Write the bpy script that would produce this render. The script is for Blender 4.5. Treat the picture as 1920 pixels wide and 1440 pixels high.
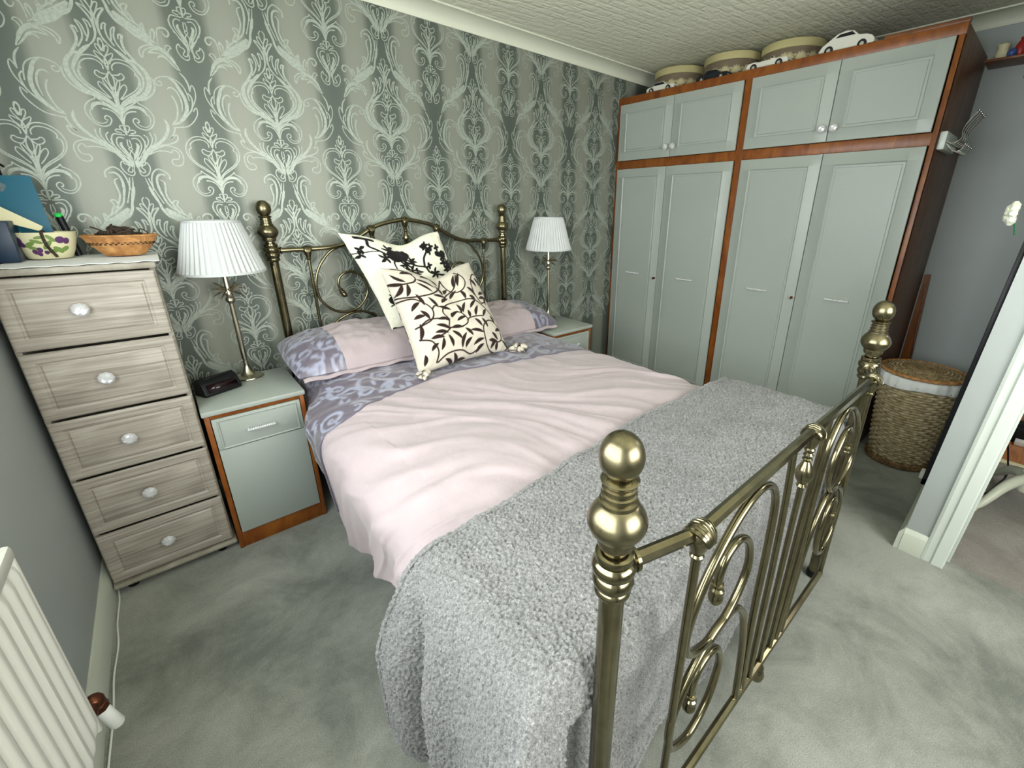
import bpy, bmesh, math, random
import numpy as np
from mathutils import Vector, Matrix, noise
random.seed(7)
PI = math.pi
for o in list(bpy.data.objects): bpy.data.objects.remove(o)
scn = bpy.context.scene
C = scn.collection

# ------------------------------------------------------------ camera, sky, exposure, daylight
cam_d = bpy.data.cameras.new('camera'); cam = bpy.data.objects.new('camera', cam_d); C.objects.link(cam)
cam.location = (0.44755, -2.62609, 1.49)
cam.rotation_euler = (1.2305, -0.0065, -0.7232)
cam_d.sensor_width = 36; cam_d.lens = 806.02/1920*36
cam_d.shift_x = -67.77/1920; cam_d.shift_y = -43.06/1920
cam_d.clip_start = 0.02
scn.camera = cam
scn.view_settings.view_transform = 'Standard'; scn.view_settings.look = 'None'
scn.view_settings.gamma = 1; scn.view_settings.use_curve_mapping = False
scn.view_settings.exposure = 0.50
wd = bpy.data.worlds.new('sky'); scn.world = wd; wd.use_nodes = True
wn = wd.node_tree.nodes; bg = wn['Background']
bg.inputs[0].default_value = (0.93, 0.97, 1.0, 1); bg.inputs[1].default_value = 3.0
def area(name, loc, rot, sx, sy, power, col=(1, 1, 1), spread=PI):
    l = bpy.data.lights.new(name, 'AREA'); l.shape = 'RECTANGLE'; l.size = sx; l.size_y = sy
    l.energy = power; l.color = col; l.spread = spread
    o = bpy.data.objects.new(name, l); C.objects.link(o); o.location = loc; o.rotation_euler = rot
    return o
# daylight falling through the window in the left wall (sky outside the opening)
area('window_daylight', (-0.030, -1.915, 1.60), (0, -PI/2, 0), 1.08, 1.92, 27, (0.95, 1.0, 0.985))
# soft daylight of the front window behind the camera
area('front_window_daylight', (1.45, -4.075, 1.61), (-PI/2, 0, PI), 1.75, 1.08, 42, (1.0, 0.99, 0.93))
# added fill light for the landing beyond the doorway, no real fitting
area('landing_fill_light', (3.9, -3.5, 2.35), (0, 0, 0), 0.5, 0.5, 15, (1.0, 0.97, 0.92))

# ------------------------------------------------------------ materials
def mat(name, col=(.5, .5, .5), rough=.6, metal=0., spec=.5, trans=0., ior=1.45, sheen=0., coat=0.):
    m = bpy.data.materials.new(name); m.use_nodes = True
    b = m.node_tree.nodes['Principled BSDF']
    b.inputs['Base Color'].default_value = (*col, 1); b.inputs['Roughness'].default_value = rough
    b.inputs['Metallic'].default_value = metal; b.inputs['Specular IOR Level'].default_value = spec
    b.inputs['Transmission Weight'].default_value = trans; b.inputs['IOR'].default_value = ior
    b.inputs['Sheen Weight'].default_value = sheen; b.inputs['Coat Weight'].default_value = coat
    m.diffuse_color = (*col, 1)
    return m
class NT:
    def __init__(s, m): s.m = m; s.t = m.node_tree; s.n = s.t.nodes; s.b = s.n['Principled BSDF']
    def new(s, typ, **k):
        n = s.n.new(typ)
        for a, v in k.items():
            if hasattr(n, a): setattr(n, a, v)
            else: n.inputs[a.replace('_', ' ')].default_value = v
        return n
    def link(s, a, b): s.t.links.new(a, b)
    def coords(s, scale=(1, 1, 1), rot=(0, 0, 0), which='Object'):
        tc = s.new('ShaderNodeTexCoord'); mp = s.new('ShaderNodeMapping')
        mp.inputs['Scale'].default_value = scale; mp.inputs['Rotation'].default_value = rot
        s.link(tc.outputs[which], mp.inputs[0]); return mp.outputs[0]
    def noise(s, vec, scale, detail=4, rough=.55, dist=0.):
        n = s.new('ShaderNodeTexNoise'); n.inputs['Scale'].default_value = scale; n.inputs['Detail'].default_value = detail
        n.inputs['Roughness'].default_value = rough; n.inputs['Distortion'].default_value = dist
        s.link(vec, n.inputs['Vector']); return n.outputs['Fac']
    def ramp(s, fac, stops, interp='LINEAR'):
        r = s.new('ShaderNodeValToRGB'); r.color_ramp.interpolation = interp
        e = r.color_ramp.elements
        while len(e) < len(stops): e.new(0.5)
        for i, (p, c) in enumerate(stops):
            e[i].position = p; e[i].color = (*c, 1) if len(c) == 3 else c
        s.link(fac, r.inputs[0]); return r.outputs[0]
    def mix(s, fac, a, b, typ='MIX'):
        m = s.new('ShaderNodeMix'); m.data_type = 'RGBA'; m.blend_type = typ
        for k, v in ((0, fac), (6, a), (7, b)):
            if hasattr(v, 'links'): s.link(v, m.inputs[k])
            else: m.inputs[k].default_value = v if k == 0 else (*v, 1)
        return m.outputs[2]
    def math(s, op, a, b=0.):
        m = s.new('ShaderNodeMath'); m.operation = op
        for k, v in ((0, a), (1, b)):
            if hasattr(v, 'links'): s.link(v, m.inputs[k])
            else: m.inputs[k].default_value = v
        return m.outputs[0]
    def bump(s, h, strength=.3, dist=.01):
        b = s.new('ShaderNodeBump'); b.inputs['Strength'].default_value = strength; b.inputs['Distance'].default_value = dist
        s.link(h, b.inputs['Height']); s.link(b.outputs[0], s.b.inputs['Normal']); return b
    def color(s, c): s.link(c, s.b.inputs['Base Color'])
    def rough(s, c): s.link(c, s.b.inputs['Roughness'])
    def attr(s, name):
        a = s.new('ShaderNodeAttribute'); a.attribute_name = name; return a.outputs['Fac']

def m_wallpaper():
    m = mat('wallpaper_ground', rough=.42, spec=.5, metal=.25); t = NT(m)
    tc = t.new('ShaderNodeTexCoord'); sp = t.new('ShaderNodeSeparateXYZ'); t.link(tc.outputs['Object'], sp.inputs[0])
    # stripe phase: darkest on the motif axes, every 0.28 m
    f = t.math('COSINE', t.math('MULTIPLY', t.math('SUBTRACT', sp.outputs[0], .455), 2*PI/.27975))
    f = t.math('MULTIPLY_ADD', f, .5); f.node.inputs[2].default_value = .5
    c = t.ramp(f, [(0.0, (.235, .248, .205)), (.30, (.220, .234, .196)), (.62, (.100, .118, .098)), (1.0, (.082, .100, .084))])
    weave = t.noise(t.coords((1, 1, 14)), 160, 2)
    c = t.mix(.10, c, t.ramp(weave, [(.3, (.1, .1, .1)), (.7, (.8, .8, .8))]), 'OVERLAY')
    t.color(c); t.bump(weave, .12, .001)
    return m
def m_ink():
    m = mat('wallpaper_ink', (.42, .47, .40), rough=.36, metal=.2); t = NT(m)
    n = t.noise(t.coords(), 90, 3); t.color(t.ramp(n, [(.3, (.265, .300, .255)), (.7, (.36, .40, .345))])); t.bump(n, .2, .002)
    return m
def m_paint(name, col, rough=.55, var=.06, b=.05):
    m = mat(name, col, rough); t = NT(m)
    n = t.noise(t.coords(), 1.6, 3)
    d = tuple(x*(1-var) for x in col); u = tuple(min(1, x*(1+var)) for x in col)
    t.color(t.ramp(n, [(.3, d), (.7, u)])); t.bump(t.noise(t.coords(), 140, 3), b, .002)
    return m
def m_ceiling():
    m = mat('textured_ceiling', (.72, .72, .58), .8); t = NT(m)
    v = t.coords((1, 1, 1), (0, 0, .12)); v2 = t.coords((5.5, 16, 5), (0, 0, .12))
    br = t.new('ShaderNodeTexBrick'); br.offset = .5
    for k, x in (('Scale', 1.), ('Mortar Size', .018), ('Mortar Smooth', 1.), ('Brick Width', .115), ('Row Height', .062)): br.inputs[k].default_value = x
    t.link(v, br.inputs[0])
    h = t.math('ADD', t.math('MULTIPLY', br.outputs['Fac'], -.25), t.math('MULTIPLY', t.noise(v2, 3.2, 3), 1.1))
    h = t.math('ADD', h, t.math('MULTIPLY', t.noise(v, 90, 3), .25))
    t.bump(h, .55, .013)
    return m
def m_carpet(name, a, b, c):
    m = mat(name, b, .95, spec=.12, sheen=.2); t = NT(m); v = t.coords()
    n = t.noise(v, 1.5, 3, .55, .4); n2 = t.noise(v, 3.2, 8, .72, .5)
    f = t.math('ADD', t.math('MULTIPLY', n, .45), t.math('MULTIPLY', n2, .55))
    col = t.ramp(f, [(.40, a), (.50, b), (.60, c)])
    fine = t.noise(v, 300, 3, .75)
    t.color(t.mix(.45, col, t.ramp(fine, [(.35, (.2, .2, .2)), (.65, (.8, .8, .8))]), 'OVERLAY'))
    h = t.math('ADD', fine, t.math('MULTIPLY', t.noise(v, 60, 4, .6), .6))
    t.bump(h, .8, .006)
    return m
def m_brass(r0=.16, r1=.21):
    m = mat('antique_brass', (.30, .27, .175), .2, metal=1.); t = NT(m)
    n = t.noise(t.coords(), 26, 4, .6)
    t.color(t.ramp(n, [(.25, (.165, .143, .085)), (.5, (.205, .180, .108)), (.75, (.25, .22, .138))]))
    t.rough(t.ramp(n, [(.3, (r0,)*3), (.7, (r1,)*3)]))
    return m
def m_wood(name, dark, mid, light, scale=(1, 1, 12), s=9, rough=.4, b=.06, rot=(0, 0, 0)):
    m = mat(name, mid, rough); t = NT(m); v = t.coords(scale, rot)
    n = t.noise(v, s, 7, .62, .9)
    t.color(t.ramp(n, [(.30, dark), (.50, mid), (.70, light)])); t.bump(n, b, .003)
    return m
def m_fleece():
    m = mat('grey_fleece', (.30, .31, .31), .95, spec=.08, sheen=.35); t = NT(m); v = t.coords()
    n = t.noise(v, 210, 3, .6, 1.2); big = t.noise(v, 5, 3)
    c = t.ramp(n, [(.34, (.115, .116, .116)), (.50, (.205, .207, .205)), (.66, (.32, .322, .316))])
    t.color(t.mix(.15, c, t.ramp(big, [(.3, (.25, .25, .25)), (.7, (.75, .75, .75))]), 'OVERLAY'))
    t.bump(n, .6, .004)
    return m
def m_cloth(name, col, rough=.8, s=1., sheen=.2, var=.05):
    m = mat(name, col, rough, spec=.25, sheen=sheen); t = NT(m); v = t.coords()
    n = t.noise(v, 5*s, 5, .6, .8)
    d = tuple(x*(1-var) for x in col); u = tuple(min(1, x*(1+var)) for x in col)
    t.color(t.ramp(n, [(.3, d), (.7, u)]))
    h = t.math('ADD', t.math('MULTIPLY', t.noise(v, 600, 2), .1), t.math('MULTIPLY', t.noise(v, 22, 4, .6, 1.5), .9))
    t.bump(h, .22, .008)
    return m
def m_pattern(name, base, ink, rough_a=.8, rough_b=.8, sheen=.1, metal=0.):
    m = mat(name, base, rough_a, spec=.65 if rough_a < .5 else .3, sheen=sheen, metal=metal); t = NT(m); v = t.coords()
    f = t.attr('pattern'); n = t.noise(v, 40, 4)
    bs = t.ramp(n, [(.3, tuple(x*.93 for x in base)), (.7, tuple(min(1, x*1.05) for x in base))])
    t.color(t.mix(f, bs, ink))
    t.rough(t.mix(f, (rough_a,)*3, (rough_b,)*3))
    h = t.math('ADD', t.math('MULTIPLY', t.noise(v, 26, 4, .6, 1.), .8), t.math('MULTIPLY', f, .15))
    t.bump(h, .22, .006)
    return m
def m_wicker(name, dark, mid, light, sx=60, sz=70):
    m = mat(name, mid, .6); t = NT(m)
    n = t.noise(t.coords(), 38, 4); 
    t.color(t.ramp(n, [(.3, dark), (.5, mid), (.7, light)])); t.bump(t.noise(t.coords(), 160, 3), .3, .003)
    return m
M = {}
M['paper'] = m_wallpaper(); M['ink'] = m_ink()
M['wall'] = m_paint('grey_wall_paint', (.345, .375, .365), .5)
M['white'] = m_paint('white_gloss_paint', (.62, .67, .62), .32, .03, .02)
M['cornice'] = m_paint('cornice_paint', (.62, .64, .52), .5, .03, .03)
M['ceil'] = m_ceiling()
M['carpet'] = m_carpet('grey_green_carpet', (.155, .168, .145), (.272, .284, .245), (.375, .385, .338))
M['beige'] = m_carpet('beige_carpet', (.20, .18, .155), (.27, .25, .22), (.33, .31, .27))
M['brass'] = m_brass()
M['brushed'] = m_brass(.25, .33); M['door'] = m_paint('grey_door_paint', (.335, .370, .335), .34, .03, .04)
M['mahog'] = m_wood('red_brown_wood', (.12, .028, .003), (.20, .056, .0065), (.28, .092, .012), (1, 1, .35), 14, .35)
M['mahog_d'] = m_wood('dark_brown_wood_side', (.095, .026, .006), (.155, .050, .012), (.22, .078, .020), (1, 1, .3), 12, .4)
M['ashx'] = m_wood('grey_ash_grain', (.200, .172, .140), (.315, .283, .238), (.43, .395, .340), (.55, .55, 19), 5.2, .45, .10)
M['ashz'] = m_wood('grey_ash_edge', (.20, .18, .14), (.28, .26, .205), (.37, .345, .28), (1, 1, 1), 9, .45, .06)
M['crystal'] = mat('cut_crystal', (.95, .96, .97), .02, trans=.55, coat=1., ior=1.6, spec=1.)
M['chrome'] = mat('chrome', (.75, .76, .76), .12, metal=1.)
M['nickel'] = mat('satin_nickel', (.50, .46, .36), .26, metal=1.)
M['pink'] = m_cloth('blush_cotton', (.43, .36, .375), .85)
M['purple'] = m_pattern('mauve_damask', (.135, .115, .150), (.33, .345, .45), .33, .26, .25)
M['leafc'] = m_pattern('cream_leaf_fabric', (.60, .55, .46), (.022, .010, .008), .85, .95)
M['birdc'] = m_pattern('ivory_blossom_fabric', (.80, .79, .65), (.006, .005, .005), .8, .95)
M['fleece'] = m_fleece()
M['valance'] = m_cloth('pale_blue_valance', (.36, .43, .46), .85)
M['shade'] = m_cloth('white_pleated_silk', (.54, .565, .56), .8, 1, .1, .02)
M['black'] = mat('black_plastic', (.006, .007, .009), .42, spec=.3)
M['screen'] = mat('dark_clock_window', (.010, .002, .004), .15)
M['rad'] = m_paint('radiator_enamel', (.60, .60, .54), .35, .02, .01)
M['skirt'] = m_paint('skirting_gloss', (.54, .57, .49), .35, .03, .02)
M['liner'] = m_cloth('white_cotton_liner', (.74, .76, .74), .85)
M['wick'] = m_wicker('willow', (.22, .165, .085), (.37, .30, .175), (.54, .46, .30))
M['lidw'] = m_wicker('golden_willow', (.13, .085, .032), (.25, .175, .08), (.38, .29, .15)); M['wickd'] = m_wicker('brown_willow', (.075, .038, .012), (.15, .085, .032), (.24, .15, .06))
M['wicko'] = m_wicker('orange_cane', (.26, .11, .032), (.42, .20, .065), (.55, .30, .11))
M['teal'] = mat('teal_card', (.004, .115, .19), .35)
M['navy'] = mat('navy_card', (.004, .022, .055), .4)
M['cream'] = m_paint('cream_paper', (.72, .68, .44), .6, .03, .02)
M['green'] = mat('lime_plastic', (.03, .62, .10), .3)
M['twig'] = m_wood('dark_twig', (.012, .008, .006), (.035, .022, .014), (.09, .06, .035), (1, 1, 1), 60, .8)
M['glass'] = mat('clear_glass', (.85, .93, .92), .04, trans=.9, ior=1.45)
M['orange'] = m_wood('orange_laminate', (.28, .10, .035), (.42, .17, .065), (.52, .24, .10), (1, 12, 1), 5, .4)
M['copper'] = mat('tarnished_copper', (.13, .045, .025), .35, metal=.9)
M['plastic'] = mat('white_plastic', (.72, .74, .70), .4)
M['red'] = mat('red_paint', (.35, .02, .015), .4)
M['leafg'] = mat('green_leaf', (.02, .12, .05), .5)
M['ivory'] = mat('ivory_enamel', (.62, .64, .52), .3)
M['tyre'] = mat('black_rubber', (.012, .012, .012), .7)
M['mirror'] = mat('mirror_silver', (.9, .9, .9), .02, metal=1.)

# ------------------------------------------------------------ mesh helpers
class MB:
    def __init__(s): s.v = []; s.f = []; s.mi = []; s.cur = 0; s.att = []
    def add(s, vs, fs):
        n = len(s.v); s.v += [tuple(map(float, p)) for p in vs]; s.f += [tuple(i+n for i in f) for f in fs]; s.mi += [s.cur]*len(fs); return s
    def box(s, a, b, r=0.):
        x0, y0, z0 = [min(p, q) for p, q in zip(a, b)]; x1, y1, z1 = [max(p, q) for p, q in zip(a, b)]
        if r <= 0:
            return s.add([(x0, y0, z0), (x1, y0, z0), (x1, y1, z0), (x0, y1, z0), (x0, y0, z1), (x1, y0, z1), (x1, y1, z1), (x0, y1, z1)],
                         [(0, 3, 2, 1), (4, 5, 6, 7), (0, 1, 5, 4), (1, 2, 6, 5), (2, 3, 7, 6), (3, 0, 4, 7)])
        r = min(r, (x1-x0)*.49, (y1-y0)*.49, (z1-z0)*.49)
        bm = bmesh.new(); bmesh.ops.create_cube(bm, size=1)
        for q in bm.verts: q.co = Vector(((x0+x1)/2+q.co.x*(x1-x0), (y0+y1)/2+q.co.y*(y1-y0), (z0+z1)/2+q.co.z*(z1-z0)))
        bmesh.ops.bevel(bm, geom=bm.edges[:], offset=r, segments=2, affect='EDGES', profile=.5)
        s.from_bm(bm); return s
    def from_bm(s, bm):
        bm.verts.ensure_lookup_table(); bm.verts.index_update()
        s.add([q.co[:] for q in bm.verts], [tuple(v.index for v in f.verts) for f in bm.faces]); bm.free()
    def tube(s, pts, r, n=10, closed=False, caps=True):
        P = [Vector(p) for p in pts]; m = len(P)
        R = r if hasattr(r, '__len__') else [r]*m
        T = []
        for i in range(m):
            a = P[(i-1) % m] if (closed or i > 0) else P[i]; b = P[(i+1) % m] if (closed or i < m-1) else P[i]
            T.append((b-a).normalized())
        up = Vector((0, 0, 1)) if abs(T[0].z) < .9 else Vector((1, 0, 0))
        N = (up - T[0]*up.dot(T[0])).normalized(); vs = []
        for i in range(m):
            N = (N - T[i]*N.dot(T[i]))
            N = N.normalized() if N.length > 1e-6 else T[i].orthogonal().normalized()
            B = T[i].cross(N)
            for k in range(n):
                a = 2*PI*k/n; vs.append(P[i] + (N*math.cos(a) + B*math.sin(a))*R[i])
        fs = []
        for i in range(m if closed else m-1):
            j = (i+1) % m
            for k in range(n): fs.append((i*n+k, i*n+(k+1) % n, j*n+(k+1) % n, j*n+k))
        if caps and not closed: fs += [tuple(range(n))[::-1], tuple((m-1)*n+k for k in range(n))]
        return s.add(vs, fs)
    def lathe(s, prof, c=(0, 0, 0), n=24, caps=True, ax=(0, 0, 1), rib=None):
        A = Vector(ax).normalized(); Q = A.to_track_quat('Z', 'Y').to_matrix() if abs(A.z) < .9999 else Matrix.Identity(3)
        if A.z < -.9999: Q = Matrix.Rotation(PI, 3, 'X')
        vs = []
        for (r, z) in prof:
            for k in range(n):
                a = 2*PI*k/n; rr = r*(rib(a, r, z) if rib else 1)
                vs.append(Q @ Vector((rr*math.cos(a), rr*math.sin(a), z)) + Vector(c))
        fs = []
        for i in range(len(prof)-1):
            for k in range(n): fs.append((i*n+k, i*n+(k+1) % n, (i+1)*n+(k+1) % n, (i+1)*n+k))
        if caps: fs += [tuple(range(n))[::-1], tuple((len(prof)-1)*n+k for k in range(n))]
        return s.add(vs, fs)
    def ball(s, c, r, sc=(1, 1, 1), n=16, m=10):
        pr = [(math.sin(PI*i/m)*1., -math.cos(PI*i/m)) for i in range(m+1)]
        vs = []; fs = []
        for (rr, z) in pr:
            for k in range(n):
                a = 2*PI*k/n; vs.append((c[0]+r*rr*math.cos(a)*sc[0], c[1]+r*rr*math.sin(a)*sc[1], c[2]+r*z*sc[2]))
        for i in range(m):
            for k in range(n): fs.append((i*n+k, i*n+(k+1) % n, (i+1)*n+(k+1) % n, (i+1)*n+k))
        return s.add(vs, fs)
    def grid(s, nu, nv, fn, flip=False):
        vs = [fn(i/(nu-1), j/(nv-1)) for j in range(nv) for i in range(nu)]
        fs = []
        for j in range(nv-1):
            for i in range(nu-1):
                q = (j*nu+i, j*nu+i+1, (j+1)*nu+i+1, (j+1)*nu+i); fs.append(q[::-1] if flip else q)
        return s.add(vs, fs)
    def prism(s, poly, axis, a, b):
        n = len(poly)
        def P(p, t):
            if axis == 'x': return (t, p[0], p[1])
            if axis == 'y': return (p[0], t, p[1])
            return (p[0], p[1], t)
        vs = [P(p, a) for p in poly] + [P(p, b) for p in poly]
        return s.add(vs, [tuple(range(n))[::-1], tuple(range(n, 2*n))] + [(i, (i+1) % n, n+(i+1) % n, n+i) for i in range(n)])
    def xf(s, mtx, start=0):
        for i in range(start, len(s.v)): s.v[i] = tuple(mtx @ Vector(s.v[i]))
        return s
    def build(s, name, mats, parent=None, off=(0, 0, 0), smooth=True, attr=None, solid=0.):
        me = bpy.data.meshes.new(name)
        me.from_pydata([(x-off[0], y-off[1], z-off[2]) for x, y, z in s.v] if any(off) else s.v, [], s.f)
        if not isinstance(mats, (list, tuple)): mats = [mats]
        for m in mats: me.materials.append(m)
        if len(mats) > 1: me.polygons.foreach_set('material_index', s.mi)
        bm = bmesh.new(); bm.from_mesh(me); bmesh.ops.recalc_face_normals(bm, faces=bm.faces[:])
        if smooth:
            for f in bm.faces: f.smooth = True
            for e in bm.edges:
                if len(e.link_faces) == 2 and e.calc_face_angle(0) > math.radians(38): e.smooth = False
        bm.to_mesh(me); bm.free()
        if attr is not None:
            a = me.attributes.new('pattern', 'FLOAT', 'POINT'); a.data.foreach_set('value', np.asarray(attr, dtype=np.float32))
        o = bpy.data.objects.new(name, me); C.objects.link(o)
        if parent: o.parent = parent
        if solid:
            md = o.modifiers.new('thickness', 'SOLIDIFY'); md.thickness = solid; md.offset = -1
        return o
def thing(name, label, cat, loc=(0, 0, 0), rz=0, group=None):
    o = bpy.data.objects.new(name, None); C.objects.link(o); o.location = loc; o.rotation_euler = (0, 0, rz)
    o.empty_display_size = .05
    o['label'] = label; o['category'] = cat
    if group: o['group'] = group
    return o
def tag(o, label, cat, group=None):
    o['label'] = label; o['category'] = cat
    if group: o['group'] = group
    return o
def struct(o): o['kind'] = 'structure'; return o
def dup(root, loc, rz=None, label=None):
    r = root.copy(); C.objects.link(r); r.location = loc
    if rz is not None: r.rotation_euler = (0, 0, rz)
    if label: r['label'] = label
    for ch in list(root.children):
        c = ch.copy(); C.objects.link(c); c.parent = r
        for g in list(ch.children):
            d = g.copy(); C.objects.link(d); d.parent = c
    return r
def cr(pts, k=6, closed=False):
    """Catmull-Rom through points of any dimension"""
    P = [np.array(p, float) for p in pts]; n = len(P); out = []
    for i in range(n if closed else n-1):
        g = lambda j: P[j % n] if closed else P[min(max(j, 0), n-1)]
        p0, p1, p2, p3 = g(i-1), g(i), g(i+1), g(i+2)
        for s in range(k):
            t = s/k
            out.append(.5*((2*p1)+(-p0+p2)*t+(2*p0-5*p1+4*p2-p3)*t*t+(-p0+3*p1-3*p2+p3)*t**3))
    if not closed: out.append(P[-1])
    return [tuple(map(float, p)) for p in out]
def sstep(a, b, x):
    t = min(1, max(0, (x-a)/(b-a))); return t*t*(3-2*t)
def fbm(x, y, z, o=3):
    return noise.fractal(Vector((x, y, z)), 1.0, 2.0, o)
def raster(pts, strokes):
    """mask 0..1 at points for strokes [(half width list or value, [(u,v)..])]"""
    pts = np.asarray(pts, float); out = np.zeros(len(pts))
    for wd, line in strokes:
        L = np.asarray(line, float); m = len(L)
        W = np.asarray(wd, float) if hasattr(wd, '__len__') else np.full(m, wd)
        lo = L.min(0)-W.max()*1.6; hi = L.max(0)+W.max()*1.6
        idx = np.nonzero(((pts >= lo) & (pts <= hi)).all(1))[0]
        if not len(idx): continue
        q = pts[idx]; best = np.full(len(idx), -9.)
        for i in range(m-1):
            a, b = L[i], L[i+1]; d = b-a; dd = max(d@d, 1e-12)
            t = np.clip(((q-a)@d)/dd, 0, 1); r = np.hypot(*(q-(a+t[:, None]*d)).T)
            w = W[i]*(1-t)+W[i+1]*t
            best = np.maximum(best, (w-r))
        soft = .0022 if not isinstance(soft_w[0], float) else soft_w[0]
        out[idx] = np.maximum(out[idx], np.clip(best/soft+.5, 0, 1))
    return out
soft_w = [.004]

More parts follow.
